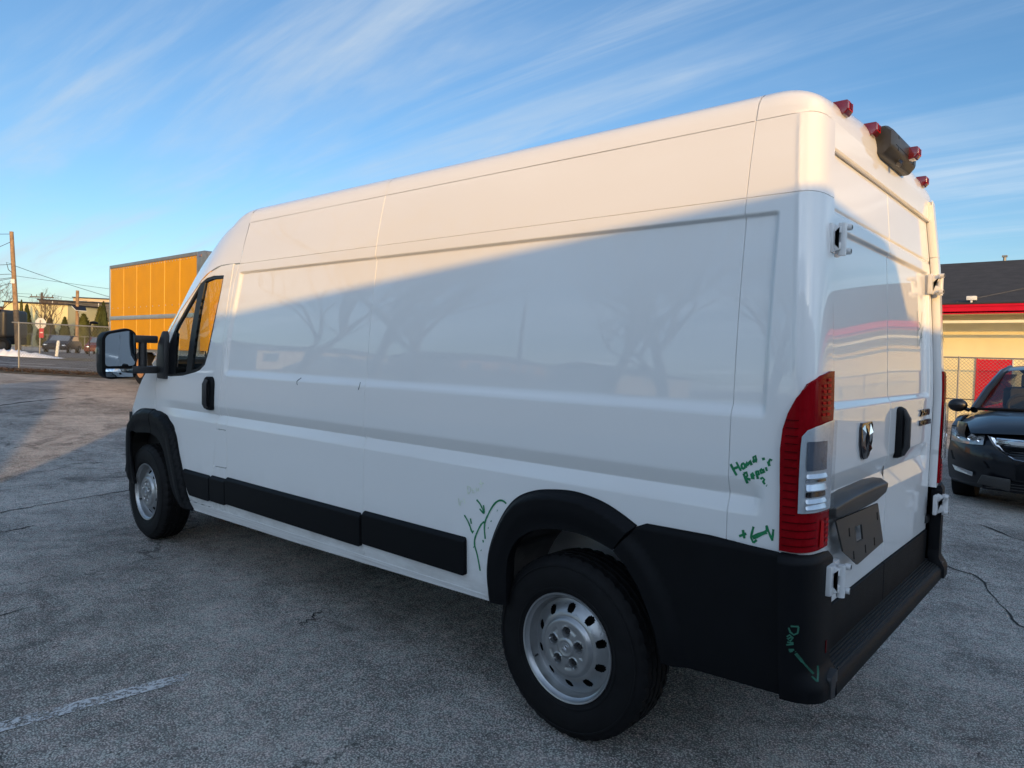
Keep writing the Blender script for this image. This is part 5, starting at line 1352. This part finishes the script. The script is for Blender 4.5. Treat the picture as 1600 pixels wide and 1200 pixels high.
for sd in (1, -1):
    m = MB(); m.grid([[(sd * (.93 + .035 * math.sin(math.pi * k / 8)), 1.0 + (2.06 - 1.0) * t, zz) for t in np.linspace(0, 1, 8)] for k, zz in enumerate(np.linspace(.60, .98, 9))])
    m = MB(); arc = [(1.45 + .415 * math.cos(R(a)), .37 + .415 * math.sin(R(a))) for a in np.linspace(186, -8, 22)]; m.prism([(.98, .26), (.98, 1.0), (1.5, .985), (1.9, .92), (2.08, .80), (2.10, .30)][:1] and [(1.0, .27)] + arc + [(1.90, .32), (1.93, .74), (1.86, .90), (1.5, .985), (1.0, 1.0)], 'x', sd * .90, sd * .955); m.build('front_wing', M['suvpaint'], suv, bevel=.01)
    hl = [(.90, .835), (.86, .885), (.62, .862), (.545, .838), (.545, .735), (.66, .715), (.84, .745), (.90, .79)]
    def hy(x, z=.80):
        a = 2.40 - .44 * (abs(x) / .945) ** 3.2; b = 2.33 - .34 * (abs(x) / .90) ** 3.2; c_ = 2.20 - .22 * (min(abs(x), .84) / .84) ** 3.2
        return (a + (b - a) * (z - .72) / .08 if z < .80 else b + (c_ - b) * (z - .80) / .06) + .012
    m = MB(); n = len(hl)
    m.grid([[(sd * (.575 + (.93 - .575) * t), hy(.575 + (.93 - .575) * t, z0 + (z1 - z0) * u) + .02 * math.sin(math.pi * u), z0 + (z1 - z0) * u) for t, z0, z1 in [(q / 10, .735 - .01 * math.sin(3 * q / 10), .845 + .05 * q / 10) for q in range(11)]] for u in np.linspace(0, 1, 7)])
    h = m.build('headlight', M['lampdark'], suv)
    for (lx, lz, rr_) in ((.82, .805, .045), (.70, .80, .040), (.605, .79, .034)):
        m = MB(); m.grid(lathe([(rr_, 0), (rr_ * .85, -.004), (rr_ * .4, -.006), (.002, -.006)], 20, 'y', (sd * lx, hy(lx, lz) + .030, lz)), close=True); m.build('lamp_bowl', M['chrome'], h, smooth=True)
    m = MB(); fl = [(.90, .455), (.66, .42), (.665, .375), (.86, .40)]; fy = lambda x: 2.425 - .50 * (abs(x) / .965) ** 3.2 + .012
    m.add([(sd * x, fy(x), z) for x, z in fl], [(0, 1, 2, 3)]); m.build('fog_lamp', M['lampdark'], bmp)
    m = MB(); fl = [(.93, .62), (.55, .56), (.50, .49), (.90, .52)]
    m.add([(sd * x, fy(x) + .002, z) for x, z in fl], [(0, 1, 2, 3)]); m.build('bumper_grille', M['plastic'], bmp)
    mir = MB(); mir.add([], []); mm = MB(); rr2 = []
    for a in np.linspace(0, math.pi, 9): rr2.append([(sd * (.98 + .11 * math.sin(a) * math.cos(b) * 1.0 + .05), 1.02 - .10 * math.cos(a) * .6, 1.10 + .085 * math.sin(a) * math.sin(b)) for b in np.linspace(0, 2 * math.pi, 17)[:-1]])
    mm.grid(rr2, close=True); mi = mm.build('door_mirror', M['suvpaint'], suv, smooth=True)
    mm = MB(); mm.tube([(sd * .90, .98, 1.04), (sd * .98, 1.0, 1.07)], .025, 8); mm.build('mirror_stalk', M['suvpaint'], mi)
    # windscreen pillar, roof rail, side glass
    mm = MB(); mm.tube([(sd * .84, 1.12, 1.055), (sd * .76, .72, 1.30), (sd * .66, .22, 1.535), (sd * .62, -.2, 1.60)], [.045, .042, .042, .03], 8); mm.build('windscreen_pillar', M['suvpaint'], suv, smooth=True)
    mm = MB(); mm.add([(sd * .90, .98, 1.04), (sd * .69, .24, 1.50), (sd * .68, -1.7, 1.50), (sd * .86, -2.1, 1.05)], [(0, 1, 2, 3)]); mm.build('side_glass', M['carglass'], suv)
    for y in (1.45, -1.35):
        tyre_simple('wheel', suv, (sd * .83, y, .37), .37, .24, .3, M['alulight']).rotation_euler = (0, 0, R(-90 * sd))
    mm = MB(); mm.prism([(sd * .30, .40), (sd * .56, .42), (sd * .60, .32), (sd * .3, .27)], 'y', 2.40, 2.425); mm.build('skid_plate', M['plastic3'], bmp, bevel=.01)
# roof and windscreen
m = MB(); m.grid([[(w * a, y, z - .05 * abs(a) ** 2.5) for a in np.linspace(-1, 1, 13)] for y, w, z in ((.24, .66, 1.585), (0, .67, 1.63), (-.6, .68, 1.655), (-1.5, .67, 1.63), (-2.0, .64, 1.56), (-2.15, .62, 1.48))]); m.build('roof', M['suvpaint'], suv, smooth=True)
m = MB(); m.grid([[(w * a, y - yb_ * abs(a) ** 2, z - .03 * a * a) for a in np.linspace(-1, 1, 13)] for y, w, z, yb_ in ((1.30, .83, 1.085, .20), (.95, .77, 1.26, .18), (.55, .70, 1.45, .14), (.26, .66, 1.58, .05))]); m.build('windscreen', M['carglass'], suv, smooth=True)
m = MB(); m.tube([(-.8, 1.16, 1.075), (-.4, 1.28, 1.09), (0, 1.32, 1.095), (.4, 1.28, 1.09), (.8, 1.16, 1.075)], .018, 6); m.build('wiper_cowl', M['plastic'], suv)
m = MB(); m.box(-.75, .75, -.1, 1.0, .95, 1.0); m.box(-.7, .7, .75, 1.05, .98, 1.06); m.build('dash_top', M['tan'], suv, bevel=.02)
for sd in (.38, -.38):
    m = MB(); m.box(sd - .24, sd + .24, -.45, -.28, .8, 1.32); m.box(sd - .12, sd + .12, -.45, -.34, 1.34, 1.50); m.build('seat', M['tan'], suv, bevel=.04)
m = MB(); c0 = Vector((.38, .45, 1.10)); axx = Vector((0, -.85, .5)).normalized(); e1 = Vector((1, 0, 0)); e2 = axx.cross(e1)
m.tube([c0 + (e1 * math.cos(a) + e2 * math.sin(a)) * .18 for a in np.linspace(0, 2 * math.pi, 25)], .02, 6); m.build('steering_wheel', M['tan'], suv, smooth=True)
m = MB(); m.box(-.80, .80, -2.12, -1.2, .70, 1.30); m.box(-.66, .66, -2.1, -2.02, 1.28, 1.50); m.build('rear_seats', M['dash'], suv, bevel=.04)
# shield grille
g1 = [(.54, .845), (.515, .80), (.44, .69), (.30, .60), (.0, .57)]; g2 = [(.47, .825), (.45, .785), (.385, .70), (.26, .635), (0, .61)]
gy = lambda x: 2.425 - .12 * (abs(x) / .54) ** 2.2
for sd in (1, -1):
    m = MB(); m.grid([[(sd * x, gy(x) + .012, z) for x, z in g1], [(sd * (a[0] + b[0]) / 2, gy(a[0]) + .045, (a[1] + b[1]) / 2) for a, b in zip(g1, g2)], [(sd * x, gy(x) + .012, z) for x, z in g2]]); m.build('grille_surround', M['chrome'], suv, smooth=True)
m = MB(); m.grid([[(x, gy(x) + .03 - (.01 if z > .8 else 0), z + .0) for x in np.linspace(-.45, .45, 13)] for z in (.83, .80, .755)]); m.build('grille_bar', M['chrome'], suv, smooth=True)
m = MB(); m.add([(x, gy(x) - .004, z) for x, z in g2] + [(-x, gy(x) - .004, z) for x, z in g2[::-1][1:]], [tuple(range(9))]); m.build('grille_mesh', M['plastic'], suv)
for k in range(7):
    m = MB(); z = .60 + k * .028; w = .30 + .022 * k; m.box(-w, w, 2.40, 2.418, z, z + .006); m.build('grille_slat', M['darkchrome'], suv)
m = MB(); m.box(-.26, .26, 2.425, 2.445, .40, .56); m.build('plate_holder', M['plastic'], bmp, bevel=.006)
m = MB(); m.box(-.55, .55, 2.385, 2.412, .265, .37); m.build('lower_intake', M['plastic'], bmp)
for k in range(3):
    m = MB(); m.box(-.52, .52, 2.411, 2.420, .285 + k * .03, .292 + k * .03); m.build('intake_slat', M['plastic3'], bmp)
m = MB(); m.box(-.85, .85, -2.2, 1.6, .28, .5); m.build('underbody', M['under'], suv)

# ================================================================== STREET THINGS AT THE LEFT
M['wood'] = pmat('weathered_pole', (.30, .19, .105), .85, var=.3, scale=6, bump=.3, bscale=30)
M['wooddark'] = pmat('tarred_pole_foot', (.10, .085, .07), .9, var=.3, scale=6)
M['wire'] = pmat('cable', (.02, .02, .02), .6)
M['signback'] = pmat('sign_back', (.62, .62, .60), .5, var=.08)
M['signred'] = pmat('sign_red', (.45, .03, .04), .5, var=.1)
M['whitepost'] = pmat('white_post', (.74, .74, .72), .6, var=.1)
M['darkcar'] = pmat('dark_blue_car', (.008, .010, .018), .4, coat=.15, spec=.2, var=.2)
M['redcar'] = pmat('maroon_car', (.10, .025, .022), .4, coat=.15, spec=.2, var=.2)
M['thuja'] = pmat('evergreen_leaf', (.075, .078, .018), .85, var=.55, scale=7, spec=.2)
M['thujadark'] = pmat('evergreen_leaf_dark', (.05, .058, .016), .85, var=.5, scale=7, spec=.2)
M['bark'] = pmat('grey_bark', (.085, .07, .058), .95, var=.35, scale=9, bump=.4, bscale=40, spec=.1)
M['twig'] = pmat('brown_twig', (.13, .09, .068), .95, var=.3, scale=9, spec=.1)
M['greywall'] = pmat('grey_metal_siding', (.105, .10, .098), .7, var=.06, scale=.6)
M['tanwall'] = pmat('tan_wall', (.55, .43, .28), .85, var=.07, scale=.8)
M['pale'] = pmat('pale_wall', (.62, .55, .30), .85, var=.07, scale=.8)

def pole(name, label, lat, depth, h, lean, r0=.16, r1=.11, mat=None, foot=None):
    root = bgroot(name, lat, depth); tag(root, label, 'pole')
    m = MB(); n = 12
    m.tube([(lean * h * k / n, 0, -.3 + (h + .3) * k / n) for k in range(n + 1)], [r0 + (r1 - r0) * k / n for k in range(n + 1)], 10); m.build('shaft', mat or M['wood'], root, smooth=True, angle=50)
    return root
up1 = pole('utility_pole', 'leaning brown wooden utility pole with cables by the snow ridge', -31.45, 45, 7.6, -.075)
m = MB(); m.grid(lathe([(.165, -.1), (.168, 1.5), (.162, 2.7)], 12, 'z'), close=True); ft = m.build('pole_foot', M['wooddark'], up1, smooth=True); ft.rotation_euler = (0, R(-4.3), 0)
m = MB(); m.box(-.46, -.22, -.16, -.13, 4.35, 4.62); m.build('notice', M['whitepost'], up1)
def cable(root, a, b, sag, r=.012, name='cable'):
    a, b = Vector(a), Vector(b); m = MB()
    m.tube([a.lerp(b, t) - Vector((0, 0, sag * 4 * t * (1 - t))) for t in np.linspace(0, 1, 14)], r, 5); return m.build(name, M['wire'], root)
for z, e in ((7.45, (-9, -4, 7.6)), (7.0, (-5, -3, 4.6)), (5.55, (-9, -5, 5.4)), (4.95, (-9, -5, 4.9)), (4.75, (-8, -4, 3.9)), (4.7, (-7, -6, 3.2)), (4.45, (-6, -4, 2.6))):
    cable(up1, (-.075 * z, 0, z), e, .35, .016)
cable(up1, (-.42, 0, 5.5), (5.5, 20, 2.9), .5, .016); cable(up1, (-.36, 0, 4.85), (25, 45, 4.6), .5, .012); cable(up1, (-.36, 0, 3.6), (6.0, 40, 4.1), .4, .014)
m = MB(); m.tube([(-.4, -.1, 5.55), (-.75, -.15, 5.65), (-.62, -.15, 5.2), (-.4, -.1, 5.0)], .02, 6); m.build('drip_loop', M['wire'], up1)
m = MB(); m.tube([(-2.2, -.2, 4.55), (-1.8, -.2, 4.6)], .09, 8); m.build('splice_case', M['wire'], up1)
up2 = pole('utility_pole', 'wooden pole carrying a small solar panel beyond the fence', -36.98, 60, 5.3, -.01, .15, .12)
m = MB(); m.add([(-.33, -.3, 3.94), (.22, -.6, 3.59), (.87, -.2, 3.57), (.48, .3, 3.93), (-.33, -.3, 3.98), (.22, -.6, 3.63), (.87, -.2, 3.61), (.48, .3, 3.97)], [(0, 1, 2, 3), (4, 5, 6, 7), (0, 1, 5, 4), (1, 2, 6, 5), (2, 3, 7, 6), (3, 0, 4, 7)]); m.build('solar_panel', M['darkcar'], up2)
m = MB(); m.tube([(-.33, -.3, 3.96), (.22, -.6, 3.61), (.87, -.2, 3.59)], .03, 6); m.tube([(0, 0, 3.3), (.3, -.15, 3.75)], .03, 6); m.build('panel_frame', M['signback'], up2)
up3 = pole('utility_pole', 'distant utility pole with crossarm above the grey warehouse', -63.36, 95, 7.2, 0, .16, .12, M['wooddark'])
m = MB(); m.box(-1.6, 1.6, -.06, .06, 6.5, 6.65); m.build('crossarm', M['wooddark'], up3)
for x in (-1.4, -.7, .7, 1.4):
    m = MB(); m.tube([(x, 0, 6.6), (x, 0, 6.9)], .05, 6); m.build('insulator', M['wooddark'], up3)
cable(up3, (-1.4, 0, 6.9), (-8, -40, 7), .5, .02); cable(up3, (1.4, 0, 6.9), (34, 12, 5.9), .8, .02); cable(up3, (1.4, 0, 6.3), (34, 12, 5.2), .8, .02)
st = bgroot('stop_sign', -30.1, 45); tag(st, 'octagonal road sign seen from behind with red sign below', 'sign')
m = MB(); m.tube([(0, 0, -.1), (0, 0, 2.15)], .035, 8); m.build('post', M['galv'], st)
m = MB(); m.prism([(.375 * math.cos(R(22.5 + 45 * k)), 1.92 + .375 * math.sin(R(22.5 + 45 * k))) for k in range(8)], 'y', .03, .04); m.build('sign_plate', M['signback'], st)
m = MB(); m.box(-.03, .25, -.05, -.04, 1.02, 1.62); m.build('red_plate', M['signred'], st)
m = MB(); m.box(.02, .20, -.055, -.051, 1.32, 1.38); m.build('plate_band', M['whitepost'], st)
wp = bgroot('marker_post', -23.25, 36, 0); tag(wp, 'short white leaning marker post standing in the snow', 'post')
m = MB(); m.tube([(0, 0, -.1), (.10, 0, .78)], [.075, .07], 10); m.build('shaft', M['whitepost'], wp, smooth=True)
m = MB(); m.grid(lathe([(.07, 0), (.05, .04), (.005, .055)], 10, 'z', (.10, 0, .78)), close=True); m.build('cap', M['whitepost'], wp, smooth=True)
# street lamp head in front of the evergreens
sl = bgroot('street_lamp', -26.95, 45); tag(sl, 'dark curved street lamp in front of evergreens', 'lamp')
m = MB(); m.tube([(0, 0, -.1), (0, 0, 1.9), (.04, 0, 2.05), (.15, 0, 2.12)], .03, 6); m.build('post', M['plastic'], sl, smooth=True)
m = MB(); m.grid(lathe([(.02, .12), (.18, .08), (.26, 0), (.2, -.06), (.02, -.07)], 12, 'z', (.24, 0, 2.12)), close=True); m.build('lamp_head', M['plastic'], sl, smooth=True)

def far_car(label, lat, depth, yaw, mat):
    root = bgroot('parked_car', lat, depth, yaw); tag(root, label, 'car')
    prof = [(-2.2, .35), (-2.25, .75), (-1.9, .92), (-1.45, .95), (-.85, 1.38), (.35, 1.42), (1.05, .98), (2.0, .82), (2.2, .6), (2.2, .3)]
    m = MB(); m.prism(prof, 'y', -.85, .85); m.build('body', mat, root, bevel=.05, seg=2)
    m = MB(); m.prism([(-1.3, .98), (-.80, 1.32), (.30, 1.36), (.88, 1.0)], 'y', -.855, .855); m.build('side_glass', M['suvglass2'], root)
    m = MB(); m.add([(1.06, -.7, 1.0), (1.06, .7, 1.0), (.40, .62, 1.40), (.40, -.62, 1.40)], [(0, 1, 2, 3)]); m.build('windscreen', M['suvglass2'], root)
    for x in (-1.4, 1.4):
        for y in (-.78, .78): tyre_simple('wheel', root, (x, y, .32), .32, .2, .2, M['alulight'])
    for y in (-.62, .62):
        m = MB(); m.box(2.14, 2.215, y - .12, y + .12, .60, .70); m.build('headlight', M['chrome'], root, bevel=.02)
    return root
M['suvglass2'] = pmat('dark_glass', (.10, .14, .20), .05, coat=1., var=.1)
far_car('dark blue car parked across the street behind the fence', -36.6, 57.5, 288, M['darkcar'])
far_car('maroon car half hidden behind the door mirror', -34.3, 59, 290, M['redcar'])

# dark lorry cab at the left edge
lo = bgroot('parked_lorry', -33.6, 46, 0); tag(lo, 'dark lorry at the left edge behind the pole', 'truck')
m = MB(); m.box(-.6, 1.25, -1, 1.2, .9, 2.7); m.build('body', M['plastic2'], lo, bevel=.25, seg=4)
m = MB(); m.tube([(-1.2, -1, 3.1), (.2, -1, 3.1), (.75, -1, 2.95), (.95, -1, 2.6)], .06, 6); m.build('exhaust', M['plastic'], lo, smooth=True)
m = MB(); m.box(-2.0, 1.3, -.9, 1.0, .5, .95); m.build('chassis', M['plastic'], lo, bevel=.05)
for x in (-1.2, 1.1): tyre_simple('wheel', lo, (x, -.9, .45), .45, .3, .3, M['darksteel'])

# far buildings
def shed(name, label, lat0, lat1, depth, z0, z1, mat, deep=20, yaw=0, extra=None, cat='building'):
    root = bgroot(name, (lat0 + lat1) / 2, depth, yaw); tag(root, label, cat); w = (lat1 - lat0) / 2
    m = MB(); m.box(-w, w, 0, deep, z0, z1); wl_ = m.build('wall', mat, root)
    m = MB(); m.box(-w - .15, w + .15, -.2, deep + .2, z1, z1 + .18); m.build('roof_edge', M['darksteel'], root)
    if extra: extra(root, w, z0, z1)
    return root
def wh_extra(root, w, z0, z1):
    m = MB(); m.box(-w, w, -.25, -.02, z0, 3.75); m.build('lower_wall', M['tanwall'], root)
    for x in np.arange(-w + 2, w, 6.5):
        m = MB(); m.tube([(x, -.15, 3.7), (x, -.15, z1)], .07, 6); m.build('downpipe', M['signback'], root)
    for x in np.arange(-w + .6, w, 1.2):
        m = MB(); m.box(x - .03, x + .03, -.05, 0, 3.76, z1 - .05); m.build('cladding_rib', M['greywall'], root)
shed('warehouse', 'long grey warehouse with pale lower wall behind the evergreens', -67.1, -38, 100, -2, 6.3, M['greywall'], 25, 0, wh_extra)
shed('block_building', 'cream block building left of the grey warehouse', -67.0, -58.6, 93, -2, 5.6, M['pale'], 12)
def win_extra(root, w, z0, z1):
    for x in np.arange(-w + 1.2, w - 1, 2.4):
        m = MB(); m.box(x, x + 1.4, -.06, 0, z1 - 1.6, z1 - .5); m.build('window', M['suvglass2'], root)
shed('upper_building', 'tan flat roofed building rising behind the warehouse', -82.2, -71, 132, -2, 8.2, M['tanwall'], 15, 0, win_extra)
shed('upper_building', 'low tan parapet building behind the warehouse near the truck', -70.5, -55, 136, -2, 7.6, M['tanwall'], 15, 0)
shed('brick_building', 'reddish brick building at the far left edge', -75, -67.6, 100, -2, 5.0, M['brick'], 12, 0, win_extra)

# evergreens
def leaf_cloud(mb, rnd, centre, rfun, h, n, s0, s1):
    for _ in range(n):
        t = rnd.random() ** .8; a = rnd.uniform(0, 2 * math.pi); r = rfun(t) * (rnd.random() ** .35) * rnd.uniform(.72, 1.12) * (1 + .10 * math.sin(5 * a + 14 * t))
        p = Vector((centre[0] + r * math.cos(a), centre[1] + r * math.sin(a), centre[2] + t * h))
        s_ = rnd.uniform(s0, s1); u = Vector((rnd.gauss(0, .5), rnd.gauss(0, .5), 1)).normalized(); v = u.cross(Vector((math.cos(a), math.sin(a), rnd.gauss(0, .4)))).normalized()
        mb.add([p - v * s_ * .45, p + v * s_ * .45, p + u * s_ * 1.3], [(0, 1, 2)])
def thuja_meshes(seed, h, r):
    rnd = random.Random(seed); mb = MB(); k1 = rnd.uniform(0, 6); lob = [(rnd.uniform(0, 6.28), rnd.uniform(.1, .25)) for _ in range(4)]
    rf = lambda t: r * (min(1, .62 + 1.5 * t) if t < .25 else max(.02, (1 - t) / .75) ** .62) * (1 + .10 * math.sin(9 * t + k1))
    leaf_cloud(mb, rnd, (0, 0, .03), rf, h * .93, 5200, .030, .085)
    me = bpy.data.meshes.new('crown'); me.from_pydata(mb.v, [], mb.f); me.update(); me.materials.append(M['thuja'] if seed % 2 else M['thujadark'])
    return me
crowns = [thuja_meshes(s, 1.0, .30) for s in (11, 12, 13)]
mt = MB(); mt.tube([(0, 0, -.1), (0, 0, .5), (0, 0, .9)], [.03, .025, .01], 7); trunk_me = mt.build('tmp', M['bark']).data
bpy.data.objects.remove(bpy.data.objects['tmp'], do_unlink=True)
ev = [(-62.6, 90, 5.7, .9, 'slim dark evergreen just right of the wooden utility pole'), (-61.9, 90, 5.2, 1.5, 'tall evergreen left of the octagonal sign'), (-60.4, 91, 3.5, 1.9, 'low broad evergreen behind the octagonal sign'), (-59.0, 90, 3.7, 1.8, 'small evergreen right of the octagonal sign'), (-57.7, 91, 3.9, 1.5, 'pointed evergreen between the sign and the solar pole'),
      (-54.7, 90, 4.4, 2.4, 'rounded evergreen just right of the solar panel pole'), (-53.2, 91, 5.5, 1.9, 'tall evergreen beside the dark street lamp'), (-52.2, 90, 6.0, 1.5, 'tallest evergreen next to the yellow truck box'), (-64.6, 89, 3.4, 2.4, 'dark shrubby evergreen left of the wooden pole'), (-50.6, 91, 5.2, 1.9, 'evergreen mostly hidden behind the yellow truck box')]
for i, (l, d, h, w, lab) in enumerate(ev):
    root = bgroot('evergreen_tree', l, d, 37 * i); tag(root, lab, 'tree', 'evergreens across the street')
    for nm, me in (('crown', crowns[i % 3]), ('trunk', trunk_me)):
        o = bpy.data.objects.new(nm, me); COL.objects.link(o); o.parent = root; o.scale = (w * 1.0 / .6, w * 1.0 / .6, h) if nm == 'crown' else (2, 2, h)
# picket fence in front of the evergreens
pf = bgroot('railing', -40, 64, 0); tag(pf, 'thin metal railing in front of the evergreens', 'railing')
for k in range(34):
    m = MB(); x = -11 + k * .68; m.tube([(x, 0, -.1), (x, 0, 1.55)], .03, 5); m.build('post', M['galv'], pf)
m = MB(); m.tube([(-11, 0, 1.5), (11.8, 0, 1.5)], .025, 5); m.build('top_rail', M['galv'], pf)

# ------------------------------------------------------------------ bare trees
def bare_tree_mesh(seed, h, spread=1., depth=6, up=.35):
    rnd = random.Random(seed); tr = MB(); tw = MB()
    def grow(p, d, L, r, lev, tgt):
        n = 3 if lev < 3 else 2; pts = [p]; rad = [r]; q = p
        for k in range(n):
            d = (d + Vector((rnd.gauss(0, .13), rnd.gauss(0, .13), rnd.gauss(0, .08) + (.05 if lev > 1 else 0)))).normalized()
            q = q + d * L / n; pts.append(q); rad.append(r * (1 - .38 * (k + 1) / n))
        mb = tr if lev < 3 else tw
        mb.tube(pts, rad, 7 if lev < 2 else (5 if lev < 4 else 3), cap=False)
        if lev >= depth: return
        nb = 3 if lev in (0,) else rnd.choice((2, 3, 3) if lev < 4 else (2, 2, 3))
        for k in range(nb):
            a = rnd.uniform(0, 6.28); sd = Vector((math.cos(a), math.sin(a), rnd.uniform(-.1, .5))).normalized()
            nd = (d * rnd.uniform(.55, 1.0) + sd * spread * rnd.uniform(.5, .95) + Vector((0, 0, up * .4))).normalized()
            at = pts[rnd.choice((1, 2, 3) if (lev < 3 and k) else (-1,))] if True else q
            grow(at, nd, L * rnd.uniform(.60, .82), r * rnd.uniform(.56, .70), lev + 1, tgt)
        if lev == 0: grow(q, d, L * .8, r * .62, 1, tgt)
    grow(Vector((0, 0, -.3)), Vector((rnd.gauss(0, .04), rnd.gauss(0, .04), 1)), h * .34, h * .021, 0, None)
    out = []
    for nm, mb, mt in (('trunk', tr, M['bark']), ('twigs', tw, M['twig'])):
        me = bpy.data.meshes.new(nm); me.from_pydata(mb.v, [], mb.f); me.update(); me.materials.append(mt); me.polygons.foreach_set('use_smooth', [True] * len(me.polygons)); out.append(me)
    return out
treeA, treeB, treeC = bare_tree_mesh(3, 13), bare_tree_mesh(8, 15, .85), bare_tree_mesh(21, 12, 1.1)
def put_tree(meshes, x, y, s, yaw, label, lean=(0, 0)):
    root = empty('bare_tree', Matrix.Translation((x, y, ground_z(x, y))) @ Matrix.Rotation(R(yaw), 4, 'Z') @ Matrix.Rotation(lean[0], 4, 'X') @ Matrix.Rotation(lean[1], 4, 'Y') @ Matrix.Scale(s, 4))
    tag(root, label, 'tree', 'bare winter trees')
    for nm, me in zip(('trunk', 'twigs'), meshes):
        o = bpy.data.objects.new(nm, me); COL.objects.link(o); o.parent = root
put_tree(treeA, 31, 19.5, 1.15, 20, 'bare tree mirrored at the left of the van side')
put_tree(treeB, 26, 20.5, 1.1, 140, 'bare tree mirrored beside the middle seam of the van')
put_tree(treeC, 27, 24, 1.2, 250, 'bare spreading tree mirrored right of the middle seam')
put_tree(treeB, 14.0, 22.5, 1.0, 60, 'bare leaning tree mirrored in the rear half of the van side', (.06, .10))
put_tree(treeA, 11.0, 22.0, 1.0, 300, 'bare tree mirrored nearest the rear seam of the van', (.02, .05))
put_tree(treeC, 9.0, 27.0, 1.0, 100, 'bare background tree mirrored near the tail light')
put_tree(treeC, 45, 20.0, 1.0, 10, 'bare tree mirrored near the door pillar')
p = bgpt(-52, 66); put_tree(treeC, p.x, p.y, .55, 40, 'pale bare tree behind the dark lorry at the far left')
p = bgpt(-47.5, 72); put_tree(treeA, p.x, p.y, .42, 80, 'bare tree behind the slim evergreen by the pole')
p = bgpt(-56, 78); put_tree(treeB, p.x, p.y, .5, 10, 'bare tree behind the reddish building at the left edge')
# houses and a pole mirrored in the flank
M['pink'] = pmat('pinkish_siding', (.52, .36, .28), .8, var=.08)
M['lightsiding'] = pmat('light_siding', (.55, .54, .50), .8, var=.08)
def house(name, label, x, y, yaw, w, d, h, rh, mat):
    root = empty(name, Matrix.Translation((x, y, ground_z(x, y))) @ Matrix.Rotation(R(yaw), 4, 'Z')); tag(root, label, 'house')
    m = MB(); m.box(-w / 2, w / 2, -d / 2, d / 2, -1, h); m.build('wall', mat, root)
    m = MB(); m.prism([(-d / 2 - .4, h - .1), (0, h + rh), (d / 2 + .4, h - .1)], 'x', -w / 2 - .3, w / 2 + .3); m.build('roof', M['shingle'], root)
    for k in range(int(w // 3)):
        xx = -w / 2 + 1.2 + k * 3
        for s_ in (-1, 1):
            m = MB(); m.box(xx, xx + 1.2, s_ * (d / 2) - .05, s_ * (d / 2) + .05, 1.0, 2.2); m.build('window', M['suvglass2'], root)
    return root
house('house', 'low pinkish house mirrored in the middle of the van side', 36, 37, -90, 9, 7, 2.6, 1.1, M['pink'])
house('house', 'pale house mirrored behind the bare tree trunks', 46, 29, -95, 12, 7, 2.6, 1.0, M['lightsiding'])
house('house', 'pale low house mirrored in the rear half of the van side', 25, 41, -85, 9, 6, 2.4, 1.0, M['lightsiding'])
rpz = empty('utility_pole', Matrix.Translation((17.5, 21, ground_z(17.5, 21)))); tag(rpz, 'slim leaning pole mirrored in the middle of the van side', 'pole')
m = MB(); m.tube([(0, 0, -.2), (.35, .1, 6.6)], [.12, .09], 8); m.build('shaft', M['wooddark'], rpz, smooth=True); m = MB(); m.tube([(.35, .1, 6.6), (.40, .12, 7.3)], .10, 8); m.build('pole_top', M['whitepost'], rpz, smooth=True)
mb = MB(); rows = []
for x in np.linspace(6, 60, 40):
    rows.append([(x, 29 + .1 * x + k * .5 , ground_z(x, 29 + .1 * x + k * .5) + .02 + (.22 * random.random() if 0 < k < 3 else 0)) for k in range(4)])
mb.grid(rows); tag(mb.build('snow_bank', M['snow'], None, smooth=True, recalc=False), 'snow strip along the street mirrored in the van side', 'snow', kind='stuff')
